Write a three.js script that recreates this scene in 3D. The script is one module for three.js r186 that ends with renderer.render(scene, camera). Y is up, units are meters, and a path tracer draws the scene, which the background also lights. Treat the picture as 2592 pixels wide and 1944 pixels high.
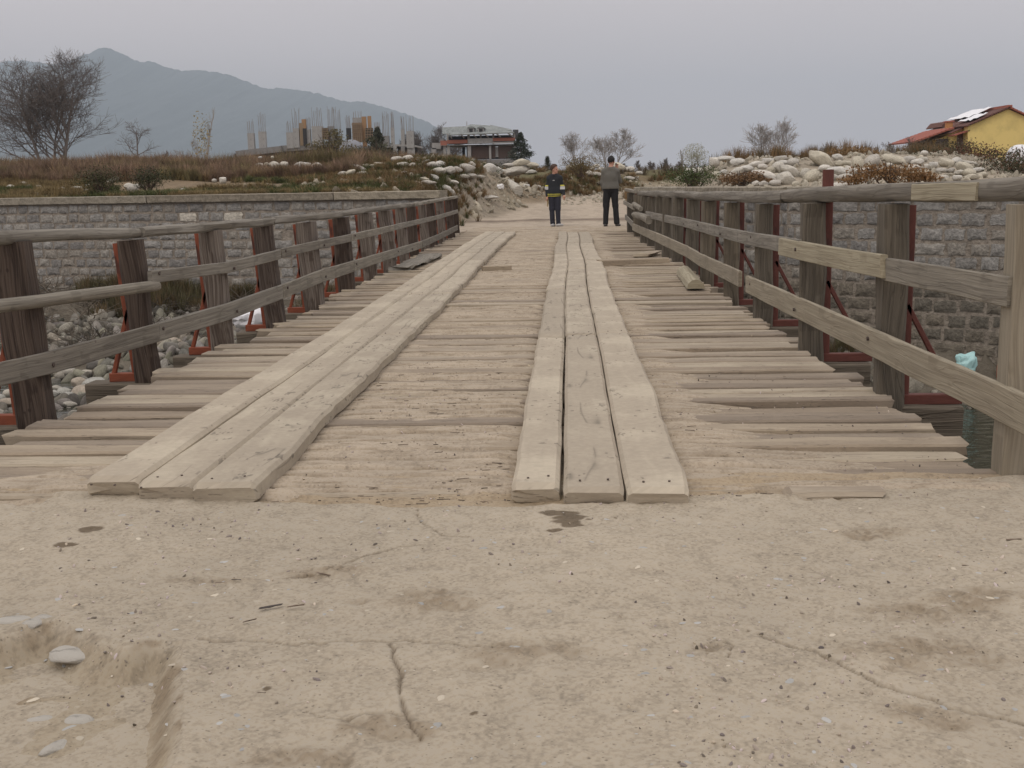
import * as THREE from 'three';
import { mergeGeometries, toCreasedNormals } from 'three/addons/utils/BufferGeometryUtils.js';

// ---------- camera, sky, sun, exposure ----------
const scene = new THREE.Scene();
const FOC = 2845, EYE = 1.25, ROLL = -0.02;              // focal length in photograph pixels (2592 wide)
const camera = new THREE.PerspectiveCamera(2 * Math.atan(972 / FOC) * 180 / Math.PI, 4 / 3, 0.05, 30000);
{
  const cx = (1439 - 1296) / FOC, cy = (972 - 455) / FOC;
  const x = cx * Math.cos(ROLL) - cy * Math.sin(ROLL), y = cx * Math.sin(ROLL) + cy * Math.cos(ROLL);
  camera.rotation.order = 'YXZ';
  camera.rotation.set(-Math.atan(y), Math.atan(x / Math.sqrt(1 + y * y)), ROLL);
  camera.position.set(0, EYE, 0);
  camera.updateMatrixWorld(true);
}
const renderer = new THREE.WebGLRenderer({ antialias: true });
renderer.toneMapping = THREE.LinearToneMapping;
renderer.toneMappingExposure = 1.0;
renderer.shadowMap.enabled = true;

// overcast sky: radiance grows from the horizon to the zenith
{
  const w = 512, h = 256, d = new Float32Array(w * h * 4);
  for (let j = 0; j < h; j++) for (let i = 0; i < w; i++) {
    const el = ((j + 0.5) / h - 0.5) * Math.PI, az = (i + 0.5) / w * Math.PI * 2;
    const s = Math.sin(el);
    let k;
    if (s >= 0) k = 0.685 * (1 + 0.86 * Math.pow(s, 1.12));
    else k = 0.685 * Math.max(0.35, 1 + 3 * s);
    const c = 1 + 0.03 * Math.sin(az * 3 + s * 7) * Math.min(1, Math.abs(s) * 6) + 0.025 * Math.sin(az * 7 - s * 13 + 1) + 0.02 * Math.sin(az * 17 + s * 31) * Math.sin(s * 23 - az * 5);
    const t = Math.min(1, Math.max(0, s * 2.2));
    const o = (j * w + i) * 4;
    d[o] = k * c * (1.08 - 0.04 * t); d[o + 1] = k * c * (0.96 + 0.02 * t); d[o + 2] = k * c * (0.985 - 0.02 * t); d[o + 3] = 1;
  }
  const t = new THREE.DataTexture(d, w, h, THREE.RGBAFormat, THREE.FloatType);
  t.mapping = THREE.EquirectangularReflectionMapping; t.magFilter = t.minFilter = THREE.LinearFilter; t.wrapS = THREE.RepeatWrapping;
  t.needsUpdate = true;
  scene.background = t; scene.environment = t;
}
const sun = new THREE.DirectionalLight(0xfff2e2, 0.6);
sun.position.set(-10, 30, 6); sun.target.position.set(0, 0, -14);
sun.castShadow = true; sun.shadow.radius = 34; sun.shadow.mapSize.set(2048, 2048);
Object.assign(sun.shadow.camera, { left: -40, right: 40, top: 40, bottom: -40, near: 1, far: 120 });
scene.add(sun); scene.add(sun.target);
scene.fog = new THREE.FogExp2(new THREE.Color().setRGB(0.72, 0.84, 0.95), 0.00019);

// ---------- helpers ----------
const V = (x, y, z) => new THREE.Vector3(x, y, z);
function ray(u, v) { return V((u - 1296) / FOC, (972 - v) / FOC, -1).applyQuaternion(camera.quaternion); }
function atY(u, v, Y) { const d = ray(u, v); return d.multiplyScalar((Y - EYE) / d.y).add(camera.position); }
function atD(u, v, D) { const d = ray(u, v); return d.multiplyScalar(D / -d.z).add(camera.position); }
function atX(u, v, X) { const d = ray(u, v); return d.multiplyScalar(X / d.x).add(camera.position); }
function rng(s) { s |= 0; return () => { s = s + 0x6D2B79F5 | 0; let t = Math.imul(s ^ s >>> 15, 1 | s); t = t + Math.imul(t ^ t >>> 7, 61 | t) ^ t; return ((t ^ t >>> 14) >>> 0) / 4294967296; }; }
const clamp = (x, a = 0, b = 1) => x < a ? a : x > b ? b : x;
const lerp = (a, b, t) => a + (b - a) * t;
const sstep = (a, b, x) => { const t = clamp((x - a) / (b - a)); return t * t * (3 - 2 * t); };
function h2(x, y) { let h = Math.imul(x, 374761393) + Math.imul(y, 668265263) | 0; h = Math.imul(h ^ h >>> 13, 1274126177); return ((h ^ h >>> 16) >>> 0) / 4294967296; }
function n2(x, y) {
  const i = Math.floor(x), j = Math.floor(y); let f = x - i, g = y - j; f = f * f * (3 - 2 * f); g = g * g * (3 - 2 * g);
  const a = h2(i, j), b = h2(i + 1, j), c = h2(i, j + 1), d = h2(i + 1, j + 1);
  return a + (b - a) * f + (c - a) * g + (a - b - c + d) * f * g;
}
function fbm(x, y, o = 4) { let s = 0, a = 0.5, t = 0; for (let k = 0; k < o; k++) { s += a * n2(x + k * 17.3, y - k * 9.1); t += a; a *= 0.5; x *= 2.03; y *= 2.03; } return s / t; }
function n3(x, y, z) { const k = Math.floor(z), f = z - k, s = f * f * (3 - 2 * f); return lerp(n2(x + k * 37.1, y + k * 11.7), n2(x + (k + 1) * 37.1, y + (k + 1) * 11.7), s); }
// tileable noise with a lattice of px by py cells over the unit square
function tn(u, v, px, py, sd = 0) {
  const x = u * px, y = v * py, i = Math.floor(x), j = Math.floor(y); let f = x - i, g = y - j; f = f * f * (3 - 2 * f); g = g * g * (3 - 2 * g);
  const i0 = ((i % px) + px) % px + sd * 131, i1 = (((i + 1) % px) + px) % px + sd * 131, j0 = ((j % py) + py) % py, j1 = (((j + 1) % py) + py) % py;
  const a = h2(i0, j0), b = h2(i1, j0), c = h2(i0, j1), d = h2(i1, j1);
  return a + (b - a) * f + (c - a) * g + (a - b - c + d) * f * g;
}
function tf(u, v, px, py, o, sd = 0) { let s = 0, a = 0.5, t = 0; for (let k = 0; k < o; k++) { s += a * tn(u, v, px, py, sd + k); t += a; a *= 0.55; px *= 2; py *= 2; } return s / t; }
const LUT = new Uint8Array(4097); for (let i = 0; i <= 4096; i++) { const l = i / 4096; LUT[i] = Math.round(255 * (l <= 0.0031308 ? 12.92 * l : 1.055 * Math.pow(l, 1 / 2.4) - 0.055)); }
function colourTex(w, h, fn) {
  const d = new Uint8Array(w * h * 4), c = [0, 0, 0];
  for (let j = 0; j < h; j++) for (let i = 0; i < w; i++) {
    fn((i + 0.5) / w, (j + 0.5) / h, c); const o = (j * w + i) * 4;
    for (let k = 0; k < 3; k++) d[o + k] = LUT[(clamp(c[k]) * 4096) | 0]; d[o + 3] = 255;
  }
  const t = new THREE.DataTexture(d, w, h, THREE.RGBAFormat); t.colorSpace = THREE.SRGBColorSpace; return finish(t);
}
function greyTex(w, h, fn) {
  const d = new Uint8Array(w * h * 4);
  for (let j = 0; j < h; j++) for (let i = 0; i < w; i++) { const o = (j * w + i) * 4; d[o] = d[o + 1] = d[o + 2] = clamp(fn((i + 0.5) / w, (j + 0.5) / h)) * 255; d[o + 3] = 255; }
  return finish(new THREE.DataTexture(d, w, h, THREE.RGBAFormat));
}
function finish(t) { t.wrapS = t.wrapT = THREE.RepeatWrapping; t.magFilter = THREE.LinearFilter; t.minFilter = THREE.LinearMipmapLinearFilter; t.generateMipmaps = true; t.needsUpdate = true; return t; }
const names = {};
function numbered(n) { const k = names[n] = (names[n] ?? -1) + 1; return k ? n + '_' + String(k).padStart(3, '0') : n; }
function tag(o, label, category, group, kind) { if (label) o.userData.label = label; if (category) o.userData.category = category; if (group) o.userData.group = group; if (kind) o.userData.kind = kind; return o; }
function mesh(name, geo, mat, parent = scene) {
  const m = new THREE.Mesh(geo, mat); m.name = parent === scene ? numbered(name) : childName(parent, name);
  m.castShadow = m.receiveShadow = true; parent.add(m); return m;
}
function childName(p, n) { const c = p.userData_names ??= {}; const k = c[n] = (c[n] ?? -1) + 1; return k ? n + '_' + String(k).padStart(3, '0') : n; }
function thing(name, label, category, pos, group) { const g = new THREE.Group(); g.name = numbered(name); if (pos) g.position.copy(pos); scene.add(g); return tag(g, label, category, group); }
function mat(color, rough = 0.9, extra = {}) { const m = new THREE.MeshStandardMaterial({ roughness: rough, metalness: 0, ...extra }); if (Array.isArray(color)) m.color.setRGB(...color); return m; }

// generic geometry builder
class GB {
  constructor() { this.p = []; this.uv = []; this.ix = []; this.c = null; }
  v(x, y, z, u = 0, w = 0) { this.p.push(x, y, z); this.uv.push(u, w); return this.p.length / 3 - 1; }
  t(a, b, c) { this.ix.push(a, b, c); }
  q(a, b, c, d) { this.ix.push(a, b, c, a, c, d); }
  geo(crease) {
    let g = new THREE.BufferGeometry();
    g.setAttribute('position', new THREE.Float32BufferAttribute(this.p, 3)); g.setAttribute('uv', new THREE.Float32BufferAttribute(this.uv, 2)); g.setIndex(this.ix);
    if (this.c) g.setAttribute('color', new THREE.Float32BufferAttribute(this.c, 3));
    if (crease !== undefined) g = toCreasedNormals(g, crease); else g.computeVertexNormals();
    return g;
  }
}
// sweep a ring along points; ring(i, t) gives [[a, b], ...] in the frame (side, up)
function sweepInto(gb, pts, ring, o = {}) {
  const n = pts.length, us = o.us ?? 2, vs = o.vs ?? 0.5, u0 = o.u0 ?? 0, v0 = o.v0 ?? 0; let L = 0, rows = [];
  const T = V(0, 0, 0), S = V(0, 0, 0), U = V(0, 0, 0), up = o.up ?? V(0, 1, 0);
  for (let i = 0; i < n; i++) {
    T.copy(pts[Math.min(n - 1, i + 1)]).sub(pts[Math.max(0, i - 1)]).normalize();
    S.crossVectors(T, up).normalize(); U.crossVectors(S, T);
    if (i) L += pts[i].distanceTo(pts[i - 1]);
    const r = ring(i, i / (n - 1), L), row = []; let per = 0;
    for (let k = 0; k <= r.length; k++) {
      const a = r[k % r.length]; if (k) per += Math.hypot(a[0] - r[k - 1][0], a[1] - r[k - 1][1]);
      const e = a[2] ?? 0;
      row.push(gb.v(pts[i].x + S.x * a[0] + U.x * a[1] + T.x * e, pts[i].y + S.y * a[0] + U.y * a[1] + T.y * e, pts[i].z + S.z * a[0] + U.z * a[1] + T.z * e, u0 + L / us, v0 + per / vs));
    }
    rows.push([row, r.length]);
  }
  for (let i = 0; i < n - 1; i++) { const [a, m] = rows[i], [b] = rows[i + 1]; for (let k = 0; k < m; k++) gb.q(a[k], a[k + 1], b[k + 1], b[k]); }
  for (const [row, m, flip] of [[...rows[0], 1], [...rows[n - 1], 0]]) {
    const c = [0, 0, 0]; for (let k = 0; k < m; k++) for (let e = 0; e < 3; e++) c[e] += gb.p[row[k] * 3 + e] / m;
    const idx = row.slice(0, m).map(k => gb.v(gb.p[k * 3], gb.p[k * 3 + 1], gb.p[k * 3 + 2], u0 + (gb.p[k * 3] + gb.p[k * 3 + 2]) * 0.7, v0 + gb.p[k * 3 + 1] * 2));
    const ci = gb.v(...c, u0 + (c[0] + c[2]) * 0.7, v0 + c[1] * 2);
    for (let k = 0; k < m; k++) flip ? gb.t(ci, idx[(k + 1) % m], idx[k]) : gb.t(ci, idx[k], idx[(k + 1) % m]);
  }
}
function sweep(pts, ring, o = {}) { const g = new GB(); sweepInto(g, pts, ring, o); return g.geo(o.crease ?? 0.6); }
const rect = (w, h, c = 0.012) => { const a = w / 2, b = h / 2; return [[-a, -b + c], [-a + c, -b], [a - c, -b], [a, -b + c], [a, b - c], [a - c, b], [-a + c, b], [-a, b - c]]; };
const circ = (r, n = 10, ry = r) => Array.from({ length: n }, (_, k) => [Math.cos(k / n * 6.2832) * r, Math.sin(k / n * 6.2832) * ry]);
function linePts(a, b, n) { return Array.from({ length: n + 1 }, (_, i) => a.clone().lerp(b, i / n)); }
function polyPts(ps, step) { const out = [ps[0].clone()]; for (let i = 1; i < ps.length; i++) { const n = Math.max(1, Math.round(ps[i].distanceTo(ps[i - 1]) / step)); for (let k = 1; k <= n; k++) out.push(ps[i - 1].clone().lerp(ps[i], k / n)); } return out; }
// timber with uneven, slightly worn edges
function timber(pts, w, h, o = {}) {
  const R = rng(o.seed ?? 1), s0 = R() * 100, am = o.wob ?? 0.006, c = o.c ?? 0.012, jag = o.jag ?? 0, base = rect(w, h, c), n = pts.length;
  const wf = o.wf, je = base.map(() => (R() - 0.5) * jag);
  return sweep(pts, (i, t, L) => base.map(([a, b], k) => {
    const q = wf ? wf(L, a > 0 ? 1 : -1) : 0;
    return [a + q * Math.sign(a) + (n2(s0 + L * 2.6 + (a > 0 ? 40 : 0), b > 0 ? 3 : 9) - 0.5) * 2 * am, b + (n2(s0 + L * 3.1 + (a > 0 ? 7 : 0), b > 0 ? 5 : 1) - 0.5) * 1.4 * am,
      (i === 0 || i === n - 1) ? je[k] : 0].map((e, q) => o.er && (i === 0 || i === n - 1) ? e * (q === 0 ? 0.96 : q === 1 ? 0.72 : 1) : e);
  }), { u0: o.u0 ?? R() * 3, v0: o.v0 ?? R() * 3, us: o.us ?? 2, vs: o.vs ?? 0.5, up: o.up, crease: o.crease ?? 0.5 });
}
function log(pts, r, o = {}) {
  const R = rng(o.seed ?? 1), s0 = R() * 100, n = o.n ?? 12;
  return sweep(pts, (i, t, L) => Array.from({ length: n }, (_, k) => {
    const a = k / n * 6.2832, q = r * (1 + (o.taper ?? 0) * (t - 0.5)) * (1 + (n3(Math.cos(a) * 1.3 + s0, Math.sin(a) * 1.3, L * 1.7) - 0.5) * (o.wob ?? 0.3)) * ((i === 0 || i === pts.length - 1) ? (o.end ?? 0.9) : 1);
    return [Math.cos(a) * q, Math.sin(a) * q * (o.flat ?? 1)];
  }), { u0: R() * 3, v0: R() * 3, up: o.up, crease: o.crease ?? 0.9 });
}
function box(w, h, d, x = 0, y = 0, z = 0) { const g = new THREE.BoxGeometry(w, h, d); g.translate(x, y, z); return g; }
function boxUV(g, s = 1) { // metre uv by dominant axis
  g = g.index ? g.toNonIndexed() : g; const p = g.attributes.position, n = g.attributes.normal, uv = g.attributes.uv ?? new THREE.Float32BufferAttribute(new Float32Array(p.count * 2), 2);
  for (let i = 0; i < p.count; i++) {
    const a = Math.abs(n.getX(i)), b = Math.abs(n.getY(i)), c = Math.abs(n.getZ(i));
    if (b >= a && b >= c) uv.setXY(i, p.getX(i) / s, p.getZ(i) / s); else if (a >= c) uv.setXY(i, p.getZ(i) / s, p.getY(i) / s); else uv.setXY(i, p.getX(i) / s, p.getY(i) / s);
  }
  g.setAttribute('uv', uv); return g;
}
// ---------- materials ----------
function woodTex(base, dark, sd, w = 1024, h = 512, dust = 0, dustCol = [0.42, 0.36, 0.28]) {
  const f = (u, v) => {
    const warp = tf(u, v, 3, 6, 3, sd + 11) - 0.5;
    const g = tf(u, v + warp * 0.05, 4, 48, 4, sd), fine = tf(u, v + warp * 0.05, 12, 160, 2, sd + 5);
    const crack = Math.pow(clamp(1 - Math.abs(tf(u, v + warp * 0.06, 3, 22, 2, sd + 8) - 0.5) * 9), 6);
    const pt = tf(u, v, 6, 6, 4, sd + 21);
    return [g, fine, crack, pt];
  };
  const map = colourTex(w, h, (u, v, c) => {
    const [g, fine, crack, pt] = f(u, v);
    let k = clamp(0.5 + (g - 0.5) * 1.5 + (fine - 0.5) * 0.8); k = clamp(k - crack * 0.55);
    const bar = sstep(0.66, 0.78, tn(u, v, 15, 2, sd + 40)) * sstep(0.45, 0.62, tf(u, v, 10, 14, 3, sd + 43)), kx = u * 5, ky = v * 2, kc = Math.hypot((kx - Math.floor(kx) - 0.3 - 0.4 * h2(Math.floor(kx), sd)) * 2.2, (ky - Math.floor(ky) - 0.5) * 1.6), knot = h2(Math.floor(kx) + 7, Math.floor(ky) + sd) < 0.45 ? 1 - sstep(0.035, 0.075, kc) : 0; k = clamp(k - bar * 0.5 - knot * 0.9);
    const d = dust * sstep(0.32, 0.6, pt + (fine - 0.5) * 0.4);
    for (let e = 0; e < 3; e++) c[e] = lerp(lerp(dark[e], base[e], k) * (0.86 + 0.28 * pt), dustCol[e] * (0.86 + 0.28 * fine), d * (1 - crack * 0.6));
  });
  const bump = greyTex(w, h, (u, v) => { const [g, fine, crack] = f(u, v); return 0.6 + (g - 0.5) * 0.5 + (fine - 0.5) * 0.3 - crack * 0.5; });
  return { map, bumpMap: bump };
}
// timber under a film of pale dust: faint straight grain, short dark checks
const dustF = (u, v) => {
  const warp = tf(u, v, 3, 4, 2, 11) - 0.5, g = tf(u, v + warp * 0.02, 3, 40, 4, 1), fine = tf(u, v, 90, 90, 3, 5), pt = tf(u, v, 5, 5, 4, 21);
  const line = Math.pow(clamp(1 - Math.abs(tf(u, v + warp * 0.02, 2, 16, 2, 8) - 0.5) * 16), 4) * sstep(0.5, 0.62, tf(u, v, 7, 9, 2, 15));
  const chk = sstep(0.7, 0.78, tf(u, v, 46, 100, 2, 33)) * sstep(0.5, 0.6, tf(u, v, 9, 9, 3, 35));
  return [g, fine, line, chk, pt];
};
const wDust = {
  map: colourTex(1024, 1024, (u, v, c) => { const [g, fine, line, chk, pt] = dustF(u, v), k = (0.92 + (g - 0.5) * 0.12 + (fine - 0.5) * 0.2 + (pt - 0.5) * 0.16) * (1 - 0.4 * line) * (1 - 0.4 * chk), w = sstep(0.42, 0.68, pt + (g - 0.5) * 0.3); c[0] = k * lerp(0.41, 0.46, w); c[1] = k * lerp(0.357, 0.408, w); c[2] = k * lerp(0.282, 0.322, w); }),
  bumpMap: greyTex(1024, 1024, (u, v) => { const [g, fine, line, chk] = dustF(u, v); return 0.6 + (g - 0.5) * 0.2 + (fine - 0.5) * 0.25 - line * 0.45 - chk * 0.4; }),
};
const wGrey = woodTex([0.285, 0.265, 0.225], [0.165, 0.15, 0.125], 31);
const wDark = woodTex([0.15, 0.125, 0.105], [0.05, 0.036, 0.028], 61, 512, 512);
const wFresh = woodTex([0.345, 0.315, 0.255], [0.235, 0.207, 0.162], 91, 512, 512);
const M = {
  runner: [0.99, 1.05, 0.94].map(k => mat([k, k * 0.99, k * 0.97], 0.95, { ...wDust, bumpScale: 0.0022 })),
  plank: [[0.82, 0.78, 0.75], [0.94, 0.91, 0.87], [0.72, 0.67, 0.63], [0.64, 0.6, 0.58], [0.86, 0.81, 0.76]].map(c => mat(c, 0.95, { ...wDust, bumpScale: 0.0022 })),
  rail: [[0.92, 0.91, 0.9], [0.8, 0.78, 0.76], [1.0, 0.98, 0.94]].map(c => mat(c, 0.92, { ...wGrey, bumpScale: 0.0035 })),
  railTan: [[1.0, 0.97, 0.9], [0.9, 0.87, 0.82]].map(c => mat(c, 0.92, { ...wFresh, bumpScale: 0.003 })),
  fresh: mat([1.12, 1.1, 0.98], 0.9, { ...wFresh, bumpScale: 0.003 }),
  postL: [[1, 0.95, 0.92], [0.75, 0.66, 0.6], [1.7, 1.75, 1.75]].map(c => mat(c, 0.9, { ...wDark, bumpScale: 0.01 })),
  postR: [[0.56, 0.52, 0.47], [0.46, 0.43, 0.4], [0.62, 0.56, 0.48]].map(c => mat(c, 0.92, { ...wGrey, bumpScale: 0.01 })),
  beam: mat([0.62, 0.56, 0.5], 0.95, { ...wGrey, bumpScale: 0.01 }),
};
const rustT = (a, b, sd) => ({ map: colourTex(256, 256, (u, v, c) => { const k = tf(u, v, 8, 8, 4, sd), s = sstep(0.55, 0.72, tf(u, v, 5, 5, 4, sd + 9)); for (let e = 0; e < 3; e++) c[e] = lerp(a[e], b[e], s) * (0.7 + 0.6 * k); }), bumpMap: greyTex(256, 256, (u, v) => tf(u, v, 24, 24, 3, sd)), bumpScale: 0.002 });
M.rustL = mat([1, 1, 1], 0.75, rustT([0.225, 0.058, 0.026], [0.1, 0.032, 0.02], 3));
M.rustR = mat([1, 1, 1], 0.75, rustT([0.115, 0.036, 0.026], [0.06, 0.024, 0.02], 5));
const speck = (a, b, sd, n = 512, f = 16) => ({
  map: colourTex(n, n, (u, v, c) => { const k = tf(u, v, f, f, 5, sd), s = tf(u, v, f * 6, f * 6, 2, sd + 7), p = tf(u, v, 3, 3, 4, sd + 13); const q = clamp(0.5 + (k - 0.5) * 1.3 + (s - 0.5) * 0.7); for (let e = 0; e < 3; e++) c[e] = lerp(a[e], b[e], q) * (0.8 + 0.4 * p); }),
  bumpMap: greyTex(n, n, (u, v) => tf(u, v, f * 1.5, f * 1.5, 5, sd + 3)),
});
const sGran = speck([0.175, 0.168, 0.155], [0.385, 0.37, 0.342], 41), sMort = speck([0.2, 0.172, 0.14], [0.34, 0.3, 0.25], 47), sConc = speck([0.17, 0.15, 0.115], [0.37, 0.335, 0.27], 53), sBould = speck([0.4, 0.385, 0.345], [0.71, 0.69, 0.635], 59), sPlain = speck([0.72, 0.72, 0.72], [1, 1, 1], 67, 512, 12);
M.stone = [[1, 1, 1], [0.88, 0.88, 0.88], [1.14, 1.12, 1.08], [0.97, 0.93, 0.87], [0.78, 0.78, 0.79], [1.04, 1.05, 1.06]].map(c => mat(c, 0.92, { ...sGran, bumpScale: 0.012 }));
M.stained = [[0.6, 0.55, 0.47], [0.68, 0.62, 0.53], [0.52, 0.49, 0.43]].map(c => mat(c, 0.95, { ...sGran, bumpScale: 0.012 }));
M.whiteStone = mat([2.0, 1.95, 1.8], 0.9, { ...sGran, bumpScale: 0.012 });
M.mortar = mat([1, 1, 1], 0.97, { ...sMort, bumpScale: 0.02 });
M.coping = [[1, 1, 1], [0.9, 0.88, 0.86], [1.06, 1.04, 1]].map(c => mat(c, 0.95, { ...sConc, bumpScale: 0.015 }));
M.boulder = [[1, 1, 1], [0.92, 0.9, 0.86], [1.06, 1.04, 1.02], [0.88, 0.84, 0.74], [0.82, 0.8, 0.78]].map(c => mat(c, 0.92, { ...sBould, bumpScale: 0.012 }));
M.riverStone = [[0.62, 0.6, 0.56], [0.75, 0.72, 0.66], [0.66, 0.67, 0.66], [0.62, 0.55, 0.48]].map(c => mat(c, 0.8, { ...sBould, bumpScale: 0.01 }));
M.soil = mat([0.30, 0.235, 0.165], 0.97, { ...sPlain, bumpScale: 0.02 });
// fine dusty grit: repeats every 1.5 m, broken up by the vertex colours over it
const grit = { n: 2048 };
grit.f = (u, v) => {
  const a = tf(u, v, 24, 24, 5, 71), b = tf(u, v, 150, 150, 3, 77);
  let peb = 0; // scattered grains
  const g = 140, x = u * g, y = v * g, i = Math.floor(x), j = Math.floor(y);
  for (let di = -1; di <= 1; di++) for (let dj = -1; dj <= 1; dj++) {
    const ii = ((i + di) % g + g) % g, jj = ((j + dj) % g + g) % g, r = h2(ii + 900, jj);
    if (r < 0.72) continue;
    const px = i + di + h2(ii, jj + 300), py = j + dj + h2(ii + 77, jj + 11), rad = 0.12 + 0.34 * Math.pow((r - 0.72) / 0.28, 2);
    const dd = Math.hypot((x - px) * 1.0, (y - py) * 1.3) / rad; if (dd < 1) peb = h2(ii + 5, jj + 5) < 0.45 ? -(1 - dd * dd) : (1 - dd * dd);
  }
  return [a, b, peb];
};
M.ground = mat([1, 1, 1], 0.97, {
  vertexColors: true, bumpScale: 0.0022,
  map: colourTex(2048, 2048, (u, v, c) => {
    const [a, b, p] = grit.f(u, v); const k = 0.95 + (a - 0.5) * 0.42 + (b - 0.5) * 0.62;
    const r = p > 0 ? 1 + p * 0.3 : 1 + p * 0.5;
    c[0] = k * r; c[1] = k * r * (p > 0 ? 1.0 : 0.98); c[2] = k * r * (p > 0 ? 1.03 : 0.95);
  }),
  bumpMap: greyTex(2048, 2048, (u, v) => { const [a, b, p] = grit.f(u, v); return 0.42 + (a - 0.5) * 0.6 + (b - 0.5) * 0.35 + p * 0.25; }),
});
M.terrain = mat([1, 1, 1], 0.98, { vertexColors: true, ...sPlain, bumpScale: 0.05 });
M.branch = mat([0.15, 0.13, 0.12], 0.95); M.branchPale = mat([0.36, 0.34, 0.325], 0.95); M.branchRed = mat([0.12, 0.085, 0.065], 0.95);
// ---------- river bed, banks and far ground: one sheet ----------
function bankD(x) { // distance of the embankment wall face for a given x
  if (x < -3) return 27.2 + (-3 - x) * 0.224;
  if (x < 1.6) return 27.2;
  if (x < 3.9) return lerp(27, 20.5, (x - 1.6) / 2.3);
  if (x < 7.2) return lerp(20.5, 18.5, (x - 3.9) / 3.3);
  return Math.max(15, 18.5 - (x - 7.2) * 0.35);
}
const WATER = -2.3;
function roadMid(d) { return d < 32 ? -0.5 : -0.5 + Math.pow((d - 32) / 12, 1.5) * 4.2; }
function landY(x, d) {
  const far = sstep(60, 130, d);
  const left = 1.0 + sstep(30, 42, d) * 0.7 * sstep(0.2, 2.5, -x - 1.5);
  const heapR = 0.93 + clamp((d - 26) / 4.5) * 0.78 * sstep(2.6, 5.2, x) * (1 - sstep(10.2, 12.5, x)) * (1 - sstep(33, 40, d));
  let side = x < roadMid(d) ? left : heapR;
  // boulder mound left of the road
  side += 0.45 * Math.exp(-(((x + 4.4) / 3.0) ** 2) - (((d - 40) / 3.5) ** 2)); side = lerp(side, Math.max(side, 1.45 + (fbm(x * 0.25 + 5, d * 0.25, 3) - 0.5) * 0.9), sstep(42, 47, d));
  side += (fbm(x * 0.35, d * 0.35, 4) - 0.5) * 0.5 * sstep(28.5, 33, d);
  const rm = roadMid(d), w = lerp(2.75, 2.9, sstep(34, 44, d));
  const roadY = lerp(0, 0.72, sstep(32.5, 47, d)) + (fbm(x * 1.1, d * 1.1, 3) - 0.5) * 0.07 + 0.05 * Math.exp(-(((d - 34.5) / 0.7) ** 2));
  const on = 1 - sstep(w, w + 1.9, Math.abs(x - rm));
  let y = lerp(side, roadY, on * (1 - sstep(46, 52, d)));
  y = lerp(y, 1.2 + (fbm(x * 0.02, d * 0.02, 3) - 0.5) * 0.5, far);
  return y;
}
function bedY(x, d) {
  const b = bankD(x);
  let y = -2.62 + (fbm(x * 0.5, d * 0.5, 4) - 0.5) * 0.55;
  const lb = 1 - sstep(0, 7.5, b - d);
  if (x < 0) y += lb * 1.15 * (0.6 + 0.8 * fbm(x * 0.4 + 9, d * 0.4, 3));
  else y += (1 - sstep(0, 2.6, b - d)) * 0.75 * (0.5 + fbm(x * 0.6, d * 0.6, 3)) * sstep(3, 5, x);
  y += 0.33 * Math.exp(-(((x + 8.2) / 3.2) ** 2) - (((d - 17.5) / 1.5) ** 2)) + 0.75 * Math.exp(-(((x + 9) / 5) ** 2) - (((d - 21.5) / 1.4) ** 2));
  return y;
}
{
  const ds = []; for (let d = 4.9; d < 52; d += 0.25) ds.push(d); for (let d = 52; d < 3200; d *= 1.07) ds.push(d);
  const NC = 260, gb = new GB(); gb.c = [];
  ds.forEach(d => {
    const W = Math.max(30, d * 1.15);
    for (let i = 0; i <= NC; i++) {
      let t = i / NC * 2 - 1; t = t * (0.45 + 0.55 * t * t); const x = t * W * 1.0;
      const b = bankD(x), k = sstep(b + 0.14, b + 0.5, d);
      const y = lerp(bedY(x, Math.min(d, b)), landY(x, d), k);
      gb.v(x, y, -d, x / 2.2, d / 2.2);
      const nz = fbm(x * 0.8 + 40, d * 0.8, 4), nb = fbm(x * 0.18, d * 0.18, 4);
      let c;
      if (k < 0.5) c = y < WATER + 0.05 ? [0.06, 0.055, 0.04] : [0.1 + nz * 0.1, 0.088 + nz * 0.085, 0.068 + nz * 0.065];
      else {
        const rm = roadMid(d), w = lerp(2.75, 2.9, sstep(34, 44, d)), on = (1 - sstep(w - 0.7 + nz * 1.2, w - 0.1 + nz * 1.2, Math.abs(x - rm))) * (1 - sstep(46, 51, d));
        const dry = [0.17 + nz * 0.07, 0.125 + nz * 0.05, 0.075 + nz * 0.03], grav = [0.36, 0.31, 0.24], road = [0.40 + nz * 0.06, 0.335 + nz * 0.05, 0.26 + nz * 0.04], grass = [0.1, 0.1, 0.035];
        const heap = sstep(2.2, 4, x) * (1 - sstep(10.5, 13, x)) * (1 - sstep(31, 34, d)) + Math.exp(-(((x + 4.6) / 3.4) ** 2) - (((d - 37) / 4) ** 2)) * 1.2;
        const gr = sstep(0.5, 0.62, nb) * 0.7;
        c = [0, 1, 2].map(e => { let q = lerp(dry[e], grass[e], gr); q = lerp(q, grav[e] * (0.7 + 0.6 * nz), clamp(heap)); q = lerp(q, road[e], on); const mud = on * Math.exp(-(((d - 34.2 + (nz - 0.5)) / 0.45) ** 2)); return lerp(q, [0.14, 0.1, 0.07][e], mud * 0.8); });
      }
      gb.c.push(...c);
    }
  });
  const R = NC + 1;
  for (let j = 0; j < ds.length - 1; j++) for (let i = 0; i < NC; i++) gb.q(j * R + i, j * R + i + 1, (j + 1) * R + i + 1, (j + 1) * R + i);
  tag(mesh('terrain', gb.geo(), M.terrain), 'river bed, banks and dusty ground beyond the bridge', 'ground', null, 'structure');
}
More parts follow.
